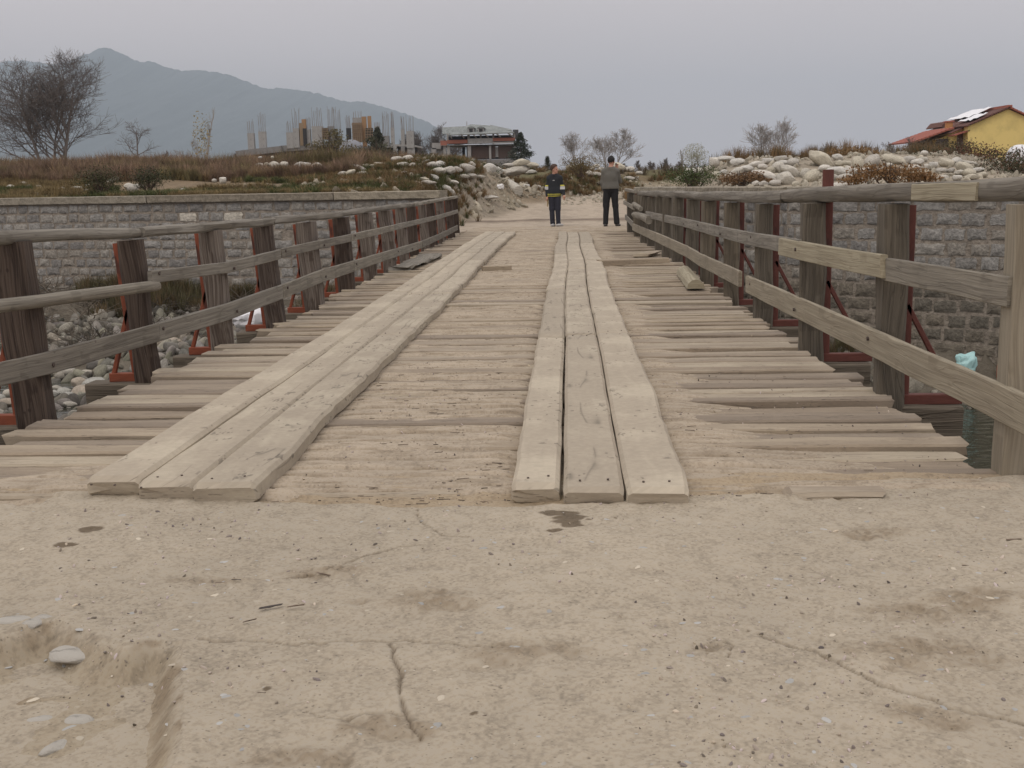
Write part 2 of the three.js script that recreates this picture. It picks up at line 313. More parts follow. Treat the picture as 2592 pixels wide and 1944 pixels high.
{ // water
  const g = new THREE.PlaneGeometry(64, 26, 1, 1); g.rotateX(-Math.PI / 2); g.translate(-2, WATER, -17.6);
  const uv = g.attributes.uv; for (let i = 0; i < uv.count; i++) uv.setXY(i, uv.getX(i) * 24, uv.getY(i) * 10);
  const m = mat([0.03, 0.032, 0.02], 0.06, { bumpMap: greyTex(512, 512, (u, v) => tf(u, v, 9, 20, 4, 101)), bumpScale: 0.03 });
  tag(mesh('river', g, m), 'shallow dark river under the bridge', 'river', null, 'structure');
}
// ---------- foreground: worn concrete and dirt at the bridge end ----------
const P2 = (u, v) => { const p = atY(u * 1.1718, v * 1.1718, 0); return [p.x, -p.z]; };    // from a 2212-wide view of the photograph
function segDist(x, d, pl) { let m = 1e9; for (let i = 1; i < pl.length; i++) { const [ax, ad] = pl[i - 1], [bx, bd] = pl[i], ux = bx - ax, ud = bd - ad, t = clamp(((x - ax) * ux + (d - ad) * ud) / (ux * ux + ud * ud)); m = Math.min(m, Math.hypot(x - ax - ux * t, d - ad - ud * t)); } return m; }
const cracks = [
  [[[1640, 1375], [1700, 1398], [1760, 1415], [1830, 1452], [1900, 1490], [1960, 1505], [2010, 1515], [2060, 1540], [2110, 1548], [2160, 1552], [2230, 1572]], 0.010],
  [[[838, 1395], [852, 1440], [862, 1480], [872, 1520], [880, 1560], [905, 1600]], 0.011],
  [[[400, 1386], [520, 1384], [640, 1394], [760, 1388], [900, 1392], [960, 1398], [1010, 1406], [1100, 1404]], 0.007],
  [[[620, 1250], [700, 1236], [760, 1212], [830, 1190], [900, 1180]], 0.012],
  [[[900, 1100], [905, 1130], [960, 1160], [1010, 1165]], 0.006],
  [[[1480, 1390], [1530, 1388], [1580, 1396], [1575, 1430], [1530, 1425], [1518, 1400]], 0.006],
  [[[660, 1545], [740, 1560], [800, 1552], [880, 1556]], 0.007],
].map(([l, w]) => [l.map(p => P2(...p)), w]);
const wet = [[1205, 1113, 0.085, 0.045], [1232, 1124, 0.075, 0.05], [1236, 1140, 0.045, 0.05], [1222, 1132, 0.06, 0.05], [1205, 1153, 0.032, 0.02], [1270, 1128, 0.017, 0.014], [186, 1146, 0.046, 0.03], [150, 1178, 0.055, 0.028], [127, 1183, 0.03, 0.02], [564, 1496, 0.012, 0.014], [1040, 1548, 0.012, 0.012]].map(([u, v, a, b]) => [...P2(u, v), a, b]);
const brown = [[1900, 1155, 0.2, 0.07], [1960, 1420, 0.26, 0.16], [2020, 1330, 0.22, 0.1], [1990, 1560, 0.18, 0.07], [820, 1580, 0.13, 0.07], [905, 1590, 0.06, 0.05], [720, 1235, 0.22, 0.07], [1690, 1062, 0.26, 0.06], [2100, 1300, 0.2, 0.1], [1100, 1420, 0.2, 0.08], [640, 1640, 0.15, 0.06], [480, 1255, 0.16, 0.05], [900, 1310, 0.2, 0.09], [1740, 1080, 0.2, 0.05], [1550, 1405, 0.055, 0.035], [60, 1450, 0.12, 0.05]].map(([u, v, a, b]) => [...P2(u, v), a, b]);
const holeEdge = [[-400, 1330], [0, 1372], [70, 1352], [130, 1345], [200, 1372], [270, 1398], [330, 1385], [395, 1392], [402, 1440], [396, 1500], [386, 1560], [382, 1620], [372, 1660], [360, 1800], [-400, 1800]].map(p => P2(...p));
function inHole(x, d) { let c = false; for (let i = 0, j = holeEdge.length - 1; i < holeEdge.length; j = i++) { const [xi, di] = holeEdge[i], [xj, dj] = holeEdge[j]; if ((di > d) !== (dj > d) && x < (xj - xi) * (d - di) / (dj - di) + xi) c = !c; } return c; }
const padEdge = [[-200, 1092], [60, 1070], [120, 1062], [300, 1068], [520, 1078], [700, 1086], [900, 1094], [1090, 1100], [1300, 1092], [1500, 1076], [1640, 1072], [1760, 1082], [1900, 1072], [1905, 1042], [2000, 1036], [2150, 1031], [2400, 1026]].map(p => P2(...p)).sort((a, b) => a[0] - b[0]);
function padD(x) { for (let i = 1; i < padEdge.length; i++) if (x <= padEdge[i][0]) return lerp(padEdge[i - 1][1], padEdge[i][1], clamp((x - padEdge[i - 1][0]) / Math.max(1e-4, padEdge[i][0] - padEdge[i - 1][0]))); return padEdge[padEdge.length - 1][1]; }
const hollow = P2(20, 1076), padY = [], deckY = [], padX0 = d => -0.62 * d - 1.4, padX1 = d => 0.47 * d + 1.4, padT = t => { const s = t * 2 - 1; return 0.5 + 0.5 * s * (0.68 + 0.32 * s * s * s * s); };
function groundAt(x, d) { // height of the near ground or the dirt on the deck
  if (d < 4.45) { const tx = (x - padX0(d)) / (padX1(d) - padX0(d)); let lo = 0, hi = 1; for (let k = 0; k < 14; k++) { const m = (lo + hi) / 2; padT(m) < tx ? lo = m : hi = m; }
    const i = clamp(Math.round(lo * 760), 0, 760), j = clamp(Math.round((d - 1.95) / 2.83 * 430), 0, 430); return padY[j * 761 + i]; }
  const i = clamp(Math.round((x + 2.6) / 4.35 * 100), 0, 100), j = clamp(Math.round(Math.pow(clamp((d - 4.3) / 26.7), 0.8) * 2300), 0, 2300); return Math.max(-0.004, deckY[j * 101 + i]);
}
{
  const gb = new GB(); gb.c = []; const d0 = 1.95, d1 = 4.78, nx = 760, nd = 430;
  for (let j = 0; j <= nd; j++) for (let i = 0; i <= nx; i++) {
    const d = lerp(d0, d1, j / nd), x0 = padX0(d), x1 = padX1(d), x = lerp(x0, x1, padT(i / nx)), edge = sstep(0, 0.3, x - x0) * sstep(0, 0.3, x1 - x) * sstep(0, 0.12, d1 - d + 0.02);
    const n1 = fbm(x * 1.6 + 5, d * 1.6, 4), nf = fbm(x * 14, d * 14, 3), nff = n2(x * 55, d * 55);
    const wx = x + (fbm(x * 5, d * 5, 3) - 0.5) * 0.12, wd = d + (fbm(x * 5 + 50, d * 5, 3) - 0.5) * 0.1;
    let y = (n1 - 0.5) * 0.03 + (nf - 0.5) * 0.012 + (nff - 0.5) * 0.003;
    const pd = padD(x) + (fbm(x * 6, 3, 3) - 0.5) * 0.06, pad = 1 - sstep(-0.015, 0.03, d - pd);
    y += pad * 0.012;
    const gx = x + (wx - x) * 0.35, gd = d + (wd - d) * 0.35; let hole = inHole(gx, gd) ? 1 : 0, hd = 0;
    if (gx < -0.45 && gd < 3.2) { hd = segDist(gx, gd, holeEdge); if (hole) y -= 0.078 * sstep(0, 0.1, hd) + (fbm(x * 4, d * 4, 3) - 0.35) * 0.02 * sstep(0, 0.12, hd); else y += 0.006 * (1 - sstep(0, 0.1, hd)); }
    const hh = Math.hypot((x - hollow[0]) / 0.24, (d - hollow[1]) / 0.13) + (nf - 0.5) * 0.5; y -= 0.045 * (1 - sstep(0.4, 1.1, hh));
    const lay = sstep(0.02, -0.02, d - (3.55 + (x + 0.2) * -0.12 + (n1 - 0.5) * 0.25)) * sstep(-0.9, -0.2, x) * (1 - sstep(0.2, 0.7, x)); y += lay * 0.006;
    let br = 0, wt = 0, ck = 0;
    for (const [bx, bd, a, b] of brown) br = Math.max(br, 1 - sstep(0.3, 1.15, Math.hypot((wx - bx) / a, (wd - bd) / b) + (nf - 0.5) * 1.0));
    for (const [bx, bd, a, b] of wet) wt = Math.max(wt, 1 - sstep(0.8, 1.0, Math.hypot((wx - bx) / a, (wd - bd) / b) + (nf - 0.5) * 0.9));
    for (const [l, w] of cracks) { const q = segDist(x + (nf - 0.5) * 0.035 + (wx - x) * 0.2, d + (n2(x * 30, d * 30) - 0.5) * 0.02, l), ww = w * (0.2 + 0.75 * n2(x * 9 + 3, d * 9)); if (q < ww * 2) ck = Math.max(ck, 1 - sstep(ww * 0.35, ww * 0.9, q)); }
    y -= ck * 0.011; y += br * (nf - 0.42) * 0.035 + br * (nff - 0.5) * 0.006;
    const dirt = clamp(1 - pad + 0);
    y += dirt * (fbm(x * 2.5, d * 26, 3) - 0.5) * 0.018;
    y = y * edge - 0.004 - (1 - edge) * 0.03;
    gb.v(x, y, -d, x / 1.5, d / 1.5); padY.push(y);
    const tone = 0.9 + 0.2 * n1 + (nf - 0.5) * 0.12;
    const conc = [0.382, 0.334, 0.262], dirtC = [0.345, 0.277, 0.192], holeC = sstep(0.3, 0.75, fbm(x * 3.2 + 8, d * 3.2, 4));
    let c = [0, 1, 2].map(e => { let q = conc[e] * tone; q = lerp(q, dirtC[e] * tone, dirt); if (hole) q = lerp(q, lerp([0.34, 0.29, 0.215][e], [0.37, 0.305, 0.21][e], holeC * sstep(-0.3, 0.1, x + 0.9)) * tone, sstep(0, 0.05, hd)); if (hole) q = lerp(q, [0.235, 0.185, 0.125][e], sstep(0.42, 0.62, fbm(x * 11, d * 11 + 4, 3)) * (1 - sstep(0.05, 0.14, hd)) * 0.8); q = lerp(q, [0.2, 0.15, 0.095][e], br * 0.5 * (0.3 + 1.1 * nff)); q = lerp(q, [0.22, 0.165, 0.11][e], (1 - sstep(0.4, 1.0, hh)) * 0.55); q = lerp(q, [0.16, 0.125, 0.09][e], ck * 0.6); return lerp(q, [0.115, 0.085, 0.052][e], wt * 0.9); });
    gb.c.push(...c);
  }
  const R = nx + 1; for (let j = 0; j < nd; j++) for (let i = 0; i < nx; i++) gb.q(j * R + i, j * R + i + 1, (j + 1) * R + i + 1, (j + 1) * R + i);
  tag(mesh('ground', gb.geo(), M.ground), 'worn dusty concrete and dirt at the near end of the bridge', 'ground', null, 'structure');
  const far = new GB(); far.c = []; // the same ground outside the frame, behind and beside
  const xs = []; for (let x = -40; x <= 40; x += Math.abs(x) < 8 ? 0.25 : 1) xs.push(x); const zs = []; for (let d = 4.78; d > -60; d -= d > -4 ? 0.25 : 1) zs.push(d);
  for (const d of zs) for (const x of xs) { const inP = sstep(-0.9, -0.35, x - padX1(d)) + sstep(-0.9, -0.35, padX0(d) - x) + sstep(2.2, 1.95, d); far.v(x, -0.07 + 0.055 * clamp(inP) + (fbm(x * 1.6 + 5, d * 1.6, 4) - 0.5) * 0.03, -d, x / 1.5, d / 1.5); const n = 0.9 + 0.2 * fbm(x * 1.6 + 5, d * 1.6, 4); far.c.push(0.382 * n, 0.334 * n, 0.262 * n); }
  for (let j = 0; j < zs.length - 1; j++) for (let i = 0; i < xs.length - 1; i++) { const a = j * xs.length + i; far.q(a, a + xs.length, a + xs.length + 1, a + 1); }
  tag(mesh('yard', far.geo(), M.ground), 'dusty ground around the near bridge end', 'ground', null, 'structure');
}
tag(mesh('near_abutment', boxUV(box(80, 3.2, 0.7, 0, -1.7, -4.52)), M.mortar), 'masonry bank wall below the near end of the bridge', 'wall', null, 'structure');
tag(mesh('far_abutment', boxUV(box(4.55, 2.6, 0.6, -0.7, -1.55, -27.35)), M.mortar), 'bank wall carrying the far end of the bridge', 'wall', null, 'structure');

// ---------- the bridge ----------
const bridge = thing('wooden_bridge', 'long timber bridge of cross planks with two raised wheel tracks', 'bridge', V(0, 0, 0));
const seams = [];
{
  const R = rng(7); let d = 4.42, i = 0;
  while (d < 29.4) {
    const w = 0.085 + R() * 0.105, gap = 0.009 + R() * 0.022;
    const near = sstep(5, 8, d);
    const xl = lerp(-2.98, -2.68, sstep(5, 10, d)) + (R() - 0.3) * 0.2, xr = lerp(1.79, 1.62, sstep(5, 12, d)) + (R() - 0.5) * 0.16 - sstep(15, 20, d) * 0.06;
    const dy = (R() - 0.5) * 0.028 - (R() < 0.1 ? 0.026 : 0), skew = (R() - 0.5) * 0.012;
    const pts = linePts(V(xl, dy - 0.035 + (R() - 0.5) * 0.014, -d - w / 2 - skew), V(xr, dy - 0.035 + (R() - 0.5) * 0.014, -d - w / 2 + skew), 22);
    for (const p of pts) { p.z += (n2(p.x * 1.2 + i * 9, i) - 0.5) * 0.02; p.y += (n2(p.x * 0.9 + i * 5, i + 0.5) - 0.5) * 0.012; }
    mesh('deck_plank', timber(pts, w, 0.07, { seed: 100 + i, wob: 0.006, jag: 0.035, c: 0.006 + R() * 0.005 }), M.plank[(R() * 5) | 0], bridge);
    seams.push([d + w + gap / 2, 0.4 + R() * 0.6]); d += w + gap; i++;
  }
}
{ // dirt pressed into the planks between and beside the wheel tracks
  const gb = new GB(); gb.c = []; const x0 = -2.6, x1 = 1.75, d0 = 4.3, d1 = 31, nx = 100, nd = 2300, covs = []; let si = 0;
  for (let j = 0; j <= nd; j++) {
    const d = d0 + (d1 - d0) * Math.pow(j / nd, 1.25); while (si < seams.length - 1 && seams[si][0] < d - 0.06) si++;
    for (let i = 0; i <= nx; i++) {
      const x = lerp(x0, x1, i / nx), wob = (fbm(x * 1.5 + 3, d * 3, 3) - 0.5) * 0.035; let sd = 9, ss = 0;
      for (let k = Math.max(0, si - 1); k < Math.min(seams.length, si + 2); k++) { const q = Math.abs(d + wob - seams[k][0]); if (q < sd) { sd = q; ss = seams[k][1]; } }
      const n = fbm(x * 3, d * 7, 4), nf = fbm(x * 22, d * 40, 2), mid = sstep(-1.5, -1.2, x) * (1 - sstep(-0.35, -0.1, x));
      const spread = 0.75 + 0.5 * fbm(x * 0.6, d * 0.5 + 7, 3), right = sstep(0.4, 0.5, x) * (1 - sstep(0.55, 0.5 + 0.55 * spread + (1 - sstep(4.6, 6.0, d)) * 0.7, x)), left = (1 - sstep(-2.2, -2.0, x)) * (1 - sstep(4.6, 5.2, d - (x + 2.2) * 0.4));
      const end = sstep(27.2, 28.4, d), near = 1 - sstep(4.5, 4.75, d);
      const cov = clamp(Math.max(mid, right * 0.95, left, end, near));
      covs.push(cov); let y = lerp(-0.035, 0.012 - 0.003 * mid, cov) + (n - 0.5) * 0.024 * cov + (nf - 0.5) * 0.006;
      const groove = Math.exp(-((sd / (0.009 + 0.008 * ss)) ** 2)) * ss * sstep(0.35, 0.6, fbm(x * 1.3 + 20, d * 2, 2) + 0.22 * mid);
      y -= groove * 0.026 * (1 - end * 0.8);
      const lines = sstep(0.58, 0.68, n2(x * 2.2 + 9, d * 42)) * sstep(0.4, 0.6, n2(x * 1.7, d * 9 + 5)); y -= lines * 0.014 * cov;
      y -= 0.06 * (1 - sstep(4.3, 4.48, d + (n - 0.5) * 0.12));
      gb.v(x, y, -d, x / 1.5, d / 1.5); deckY.push(y);
      const t = 0.82 + n * 0.36, cl = sstep(0.56, 0.68, fbm(x * 9 + 70, d * 24, 3)) * 0.55;
      gb.c.push(lerp(0.39 * t, 0.25, cl), lerp(0.33 * t, 0.2, cl), lerp(0.256 * t, 0.14, cl));
    }
  }
  const R = nx + 1; for (let j = 0; j < nd; j++) for (let i = 0; i < nx; i++) if (Math.max(covs[j * R + i], covs[j * R + i + 1], covs[(j + 1) * R + i], covs[(j + 1) * R + i + 1]) > 0.06) gb.q(j * R + i, j * R + i + 1, (j + 1) * R + i + 1, (j + 1) * R + i);
  const m = mesh('packed_dirt', gb.geo(), M.ground, bridge); m.userData.kind = 'stuff';
}
// wheel tracks: three lanes of thick boards each, butted at uneven joints
function lane(seed, xa, xb, cuts, edgeWob) {
  const R0 = k => h2(seed * 13 + k, 5);
  for (let k = 0; k < cuts.length - 1; k++) {
    const R = rng(seed * 31 + k), a = cuts[k] + 0.008, b = cuts[k + 1] - 0.008 - R() * 0.016, n = Math.round((b - a) / 0.16) + 2, th = 0.062 + R() * 0.01, cx = (xa + xb) / 2;
    const pts = []; for (let i = 0; i <= n; i++) { const t = i === 0 ? 0 : i === n ? 1 : i === 1 ? 0.022 / (b - a) : i === n - 1 ? 1 - 0.022 / (b - a) : i / n, d = lerp(a, b, t); pts.push(V(cx + (fbm(d * 0.3 + (seed > 3 ? 30 : 0), 1, 2) - 0.5) * 0.05 * sstep(5, 9, d) + (R0(k) - 0.5) * 0.008, 0.004 + th / 2 + (n2(d * 0.7, seed) - 0.5) * 0.01 - (i === 0 && k === 0 ? 0.006 : 0), -d)); }
    const s = R() * 60, w = xb - xa - 0.002 - R() * 0.006;
    const g = timber(pts, w, th + 0.02, { seed: seed * 7 + k, wob: 0.003, jag: 0.016, c: 0.017, er: true, us: 2, vs: 2, wf: (L, sgn) => { const e = edgeWob[sgn < 0 ? 0 : 1]; return e ? (fbm(L * 1.1 + s, sgn, 4) - 0.5) * e * 1.7 + (n2(L * 7 + s, 3) - 0.5) * e * 0.5 : 0; } });
    mesh('track_board', g, M.runner[(R() * 3) | 0], bridge);
  }
}
lane(1, -2.0, -1.77, [4.38, 12.2, 19.2, 26.8], [0.012, 0]);
lane(2, -1.77, -1.53, [4.33, 11.95, 19.0, 26.7], [0, 0]);
lane(3, -1.53, -1.27, [4.30, 8.7, 12.0, 17.0, 21.8, 26.7], [0, 0.03]);
lane(4, -0.24, -0.04, [4.27, 8.45, 12.25, 18.1, 26.1], [0.02, 0]);
lane(5, -0.04, 0.205, [4.22, 8.62, 15.1, 20.4, 26.0], [0, 0]);
lane(6, 0.21, 0.465, [4.2, 8.66, 16.8, 21.2, 25.9], [0, 0.022]);
{ // nail heads near the board ends
  const ng = new THREE.CylinderGeometry(0.005, 0.005, 0.006, 7), nm = mat([0.1, 0.075, 0.06], 0.7), R = rng(41);
  for (const [xa, xb, cuts] of [[-2.0, -1.77, [4.38, 12.2, 19.2]], [-1.77, -1.53, [4.33, 11.95]], [-1.53, -1.27, [4.3, 8.7, 12]], [-0.24, -0.04, [4.27, 8.45, 12.25]], [-0.04, 0.2, [4.22, 8.62]], [0.21, 0.46, [4.2, 8.66]]]) for (const c of cuts) for (const o of [0.09, 0.11, -0.09, -0.1]) { const d = c + o + (R() - 0.5) * 0.03; if (d < 4.25) continue; const n = mesh('nail', ng, nm, bridge); n.position.set(lerp(xa, xb, (Math.abs(o) < 0.095 ? 0.28 : 0.72) + (R() - 0.5) * 0.12), 0.0795 + (n2(d * 0.7, 3) - 0.5) * 0.004, -d); }
}
// beams under the deck
for (const x of [-2.2, -1.1, 0.1, 1.15]) mesh('girder', boxUV(box(0.22, 0.5, 23.2, x, -0.42, -16.0), 1), M.rustR, bridge);

// ---------- railings ----------
const PL = [[96, 1062], [380, 954], [570, 887], [702, 829], [801, 784], [881, 745], [941, 706], [990, 686], [1027, 665], [1052, 650], [1079, 634], [1100, 621], [1122, 611], [1144, 600], [1158, 594]].map(p => { const q = atY(...p, -0.05); return [q.x, -q.z]; });
const PR = [[2600, 1205], [2245, 1011], [2050, 905], [1932, 818], [1850, 765], [1790, 722], [1752, 692], [1715, 671], [1689, 659], [1669, 644], [1650, 629], [1632, 619], [1615, 604], [1596, 594]].map(p => { const q = atY(...p, -0.05); return [q.x, -q.z]; });
PR[0] = [1.9, 4.72];
const railL = thing('bridge_railing', 'left railing of grey timber posts, boards and log rails on red steel brackets', 'railing', V(0, 0, 0));
const railR = thing('bridge_railing', 'right railing with thick split log top rail and pale boards on dark posts', 'railing', V(0, 0, 0));
function flatBar(parent, name, a, b, w, t, m, up) { return mesh(name, sweep(linePts(a, b, 4), () => rect(w, t, 0.004), { up, crease: 0.4, us: 1, vs: 0.3 }), m, parent); }
function railing(side, posts, parent, H) {
  const sg = side, R = rng(side > 0 ? 5 : 6);
  posts.forEach(([x, d], i) => {
    const w = (i === 0 ? 0.19 : 0.145 + R() * 0.04), dp = 0.13 + R() * 0.05, top = H(d) - 0.015 - R() * 0.02, lean = sg < 0 ? -0.05 - R() * 0.02 : (R() - 0.6) * 0.02;
    const px = x + sg * 0.0, pts = linePts(V(px, i === 0 && sg > 0 ? -0.35 : -0.3, -d), V(px + lean, top, -d + (R() - 0.5) * 0.03), 14);
    const ml = sg < 0 ? M.postL[[1, 1, 2, 0, 2, 1, 2, 2, 2, 1, 2, 1, 2, 1, 1][i]] : M.postR[(i === 0 ? 2 : (R() * 3) | 0)];
    mesh('post', timber(pts, w, dp, { seed: 300 + i + (sg > 0 ? 50 : 0), wob: 0.012, c: 0.02, up: V(0, 0, 1), us: 2, vs: 0.5 }), (i === 0 && sg > 0) ? M.railTan[1] : ml, parent);
    if (i === 0 && sg > 0) return;
    // cross beam under the deck, reaching out past the planks
    mesh('cross_beam', timber(linePts(V(x - sg * 0.55, -0.175, -d - 0.02), V(x + sg * (0.34 + R() * 0.1), -0.185, -d - 0.02), 6), 0.2, 0.2, { seed: 400 + i, wob: 0.008, c: 0.012 }), M.beam, parent);
    // steel: upright angle beside the post, foot plate, raking brace
    const ox = px + sg * (w / 2 + 0.02), dz = -d - 0.035, m = sg < 0 ? M.rustL : M.rustR, tall = sg > 0 ? top + (i < 10 && R() < 0.5 ? 0.06 : -0.01) + (i === 2 ? 0.24 : 0) : top - 0.02;
    const out = sg < 0 ? 0.2 : 0.34;
    const br = new THREE.Group(); br.name = childName(parent, 'steel_bracket'); parent.add(br);
    flatBar(br, 'upright', V(ox, -0.08, dz), V(ox + lean, tall, dz), 0.075, 0.03, m, V(0, 0, 1));
    flatBar(br, 'foot', V(ox - sg * 0.03, -0.055, dz), V(ox + sg * out, -0.055, dz), 0.06, 0.06, m, V(0, 1, 0));
    flatBar(br, 'brace', V(ox + sg * out * 0.92, -0.06, dz), V(ox + lean * 0.4 + sg * 0.01, sg < 0 ? 0.42 : 0.5, dz), 0.03, 0.03, m, V(0, 0, 1));
  });
}
function yAt(pts, d) { for (let i = 1; i < pts.length; i++) if (d <= -pts[i].z) return lerp(pts[i - 1].y, pts[i].y, clamp((d + pts[i - 1].z) / (-pts[i].z + pts[i - 1].z))); return pts[pts.length - 1].y; }
function railTopL(d) { return yAt(topL, d) - 0.015; }
function railTopR(d) { return yAt(topR, d) - 0.03; }
const z6 = (x, y) => [x / 2.765, 480 + y / 2.765], z7 = (x, y) => [600 + x / 2.765, 450 + y / 2.765], r1 = (x, y) => [1500 + x / 4.016, 430 + y / 4.016], z5 = (x, y) => [1992 + x / 3.687, 230 + y / 3.687], zb = (x, y) => [1892 + x / 3.16, 430 + y / 3.16], z3b = (x, y) => [1792 + x / 2.765, 780 + y / 2.765];
function postX(P, d) { if (d <= P[0][1]) return P[0][0] + (P[1][0] - P[0][0]) / (P[1][1] - P[0][1]) * (d - P[0][1]) * 0.5; for (let i = 1; i < P.length; i++) if (d <= P[i][1]) return lerp(P[i - 1][0], P[i][0], (d - P[i - 1][1]) / (P[i][1] - P[i - 1][1])); return P[P.length - 1][0]; }
function onRail(P, [u, v], off) { let X = P[6][0] + off, q; for (let k = 0; k < 8; k++) { q = atX(u, v, X); X = postX(P, clamp(-q.z, 3.5, 30)) + off; } return q; }
const line = (P, off, ...pts) => pts.map(p => onRail(P, p, off));
const topSegL = [line(PL, -0.03, [-170, 606], z6(0, 335), z6(480, 313), z6(958, 303)), line(PL, -0.03, z6(965, 303), z6(1400, 266), z6(1890, 222)), line(PL, -0.03, z7(222, 300), z7(480, 278), z7(700, 258), z7(900, 226), z7(1100, 202), z7(1220, 187)), line(PL, -0.03, z7(1225, 188), z7(1390, 160), z7(1535, 134))];
const topSegR = [line(PR, 0.02, z5(2700, 905), z5(2212, 920), z5(1160, 950), z5(0, 980), r1(2000, 270), r1(1700, 275), r1(1240, 265), r1(1080, 270), r1(900, 250), r1(640, 243), r1(490, 238)), line(PR, -0.02, r1(435, 222), r1(338, 200))];
const topL = topSegL.flat(), topR = topSegR.flat();
railing(-1, PL, railL, d => railTopL(d)); railing(1, PR, railR, d => railTopR(d));
mesh('top_rail', log(polyPts(topSegL[0], 0.12), 0.04, { seed: 1, wob: 0.35 }), M.rail[0], railL);
topSegL.slice(1).forEach((p, i) => mesh('top_rail', timber(polyPts(p, 0.2), 0.1, 0.068, { seed: 20 + i, wob: 0.01, c: 0.016 }), M.rail[i % 3], railL));
mesh('middle_rail', log(polyPts(line(PL, 0.1, [-170, 795], z6(0, 815), z6(270, 783), z6(700, 722), z6(1100, 672)), 0.12), 0.036, { seed: 4, wob: 0.3 }), M.rail[2], railL);
const boardL = (name, h, ps, sd) => mesh(name, timber(polyPts(line(PL, 0.1, ...ps), 0.25), 0.032, h, { seed: sd, wob: 0.003, c: 0.005 }), M.rail[sd % 3], railL);
boardL('middle_rail', 0.085, [z6(1050, 612), z6(1590, 545), z6(1955, 452)], 30); boardL('middle_rail', 0.085, [z7(302, 528), z7(560, 470), z7(788, 422)], 31); boardL('middle_rail', 0.085, [z7(792, 420), z7(1095, 350)], 32); boardL('middle_rail', 0.085, [z7(1098, 348), z7(1410, 275), z7(1542, 235)], 33);
boardL('lower_rail', 0.125, [[-170, 996], z6(0, 1292), z6(315, 1218), z6(1100, 1000)], 34); boardL('lower_rail', 0.13, [z6(1104, 998), z6(1590, 855), z6(1968, 715)], 36); boardL('lower_rail', 0.13, [z6(1972, 713), z7(590, 688), z7(808, 620)], 35); boardL('lower_rail', 0.125, [z7(812, 618), z7(1290, 468)], 38); boardL('lower_rail', 0.12, [z7(1293, 466), z7(1420, 410), z7(1542, 348)], 37);
{
  const pts = polyPts(topSegR[0], 0.14);
  mesh('top_rail', sweep(pts, (i, t, L) => Array.from({ length: 14 }, (_, k) => { const a = k / 14 * 6.2832, w = 0.07, h = 0.052, n = 1 + (n3(Math.cos(a) * 1.2 + 4, Math.sin(a) * 1.2, L * 1.5) - 0.5) * 0.32; const ca = Math.cos(a), sa = Math.sin(a), q = 1 / Math.pow(Math.pow(Math.abs(ca), 4) + Math.pow(Math.abs(sa), 4), 0.25); return [ca * q * w * n, sa * q * h * n]; }), { us: 2, vs: 0.5, crease: 0.8 }), M.rail[1], railR);
  mesh('top_rail', timber(polyPts(topSegR[1], 0.2), 0.08, 0.07, { seed: 51, wob: 0.01 }), M.rail[2], railR);
  const a = onRail(PR, z5(1168, 948), -0.056), b = onRail(PR, z5(1775, 936), -0.056);
  mesh('pale_patch', timber(polyPts([a, b], 0.1), 0.012, 0.082, { seed: 52, wob: 0.004, c: 0.003 }), M.fresh, railR).userData.label = 'pale fresh-wood patch on the grey top rail';
}
const boardR = (name, h, ps, sd, m, off = -0.1) => mesh(name, timber(polyPts(line(PR, off, ...ps), 0.25), 0.036, h, { seed: sd, wob: 0.003, c: 0.005, jag: 0.03 }), m, railR);
boardR('middle_rail', 0.125, [zb(1112, 793), zb(1600, 882), zb(2110, 978)], 60, M.rail[2]);
boardR('middle_rail', 0.13, [zb(270, 612), zb(640, 690), zb(1095, 772)], 61, M.fresh, -0.125);
boardR('middle_rail', 0.115, [zb(430, 622), zb(0, 546), r1(1290, 628), r1(920, 532), r1(550, 452)], 62, M.rail[0]);
boardR('middle_rail', 0.09, [r1(420, 385), r1(320, 330)], 63, M.rail[2]);
boardR('lower_rail', 0.155, [[2660, 1080], z3b(2212, 735), z3b(1760, 520), zb(1300, 1522), zb(1000, 1380), zb(420, 1108), zb(0, 912)], 64, M.railTan[0]);
boardR('lower_rail', 0.15, [r1(1500, 1108), r1(1100, 915), r1(960, 828), r1(700, 707), r1(410, 578)], 65, M.railTan[1]);
boardR('lower_rail', 0.12, [r1(415, 560), r1(335, 478)], 66, M.rail[0]);
mesh('broken_rail', log(polyPts(line(PR, -0.12, r1(430, 455), r1(500, 475), r1(575, 512)), 0.15), 0.075, { seed: 9, wob: 0.5 }), M.rail[2], railR);
mesh('broken_rail', log(polyPts(line(PR, -0.1, r1(420, 345), r1(492, 400)), 0.15), 0.05, { seed: 10, wob: 0.5 }), M.rail[2], railR);
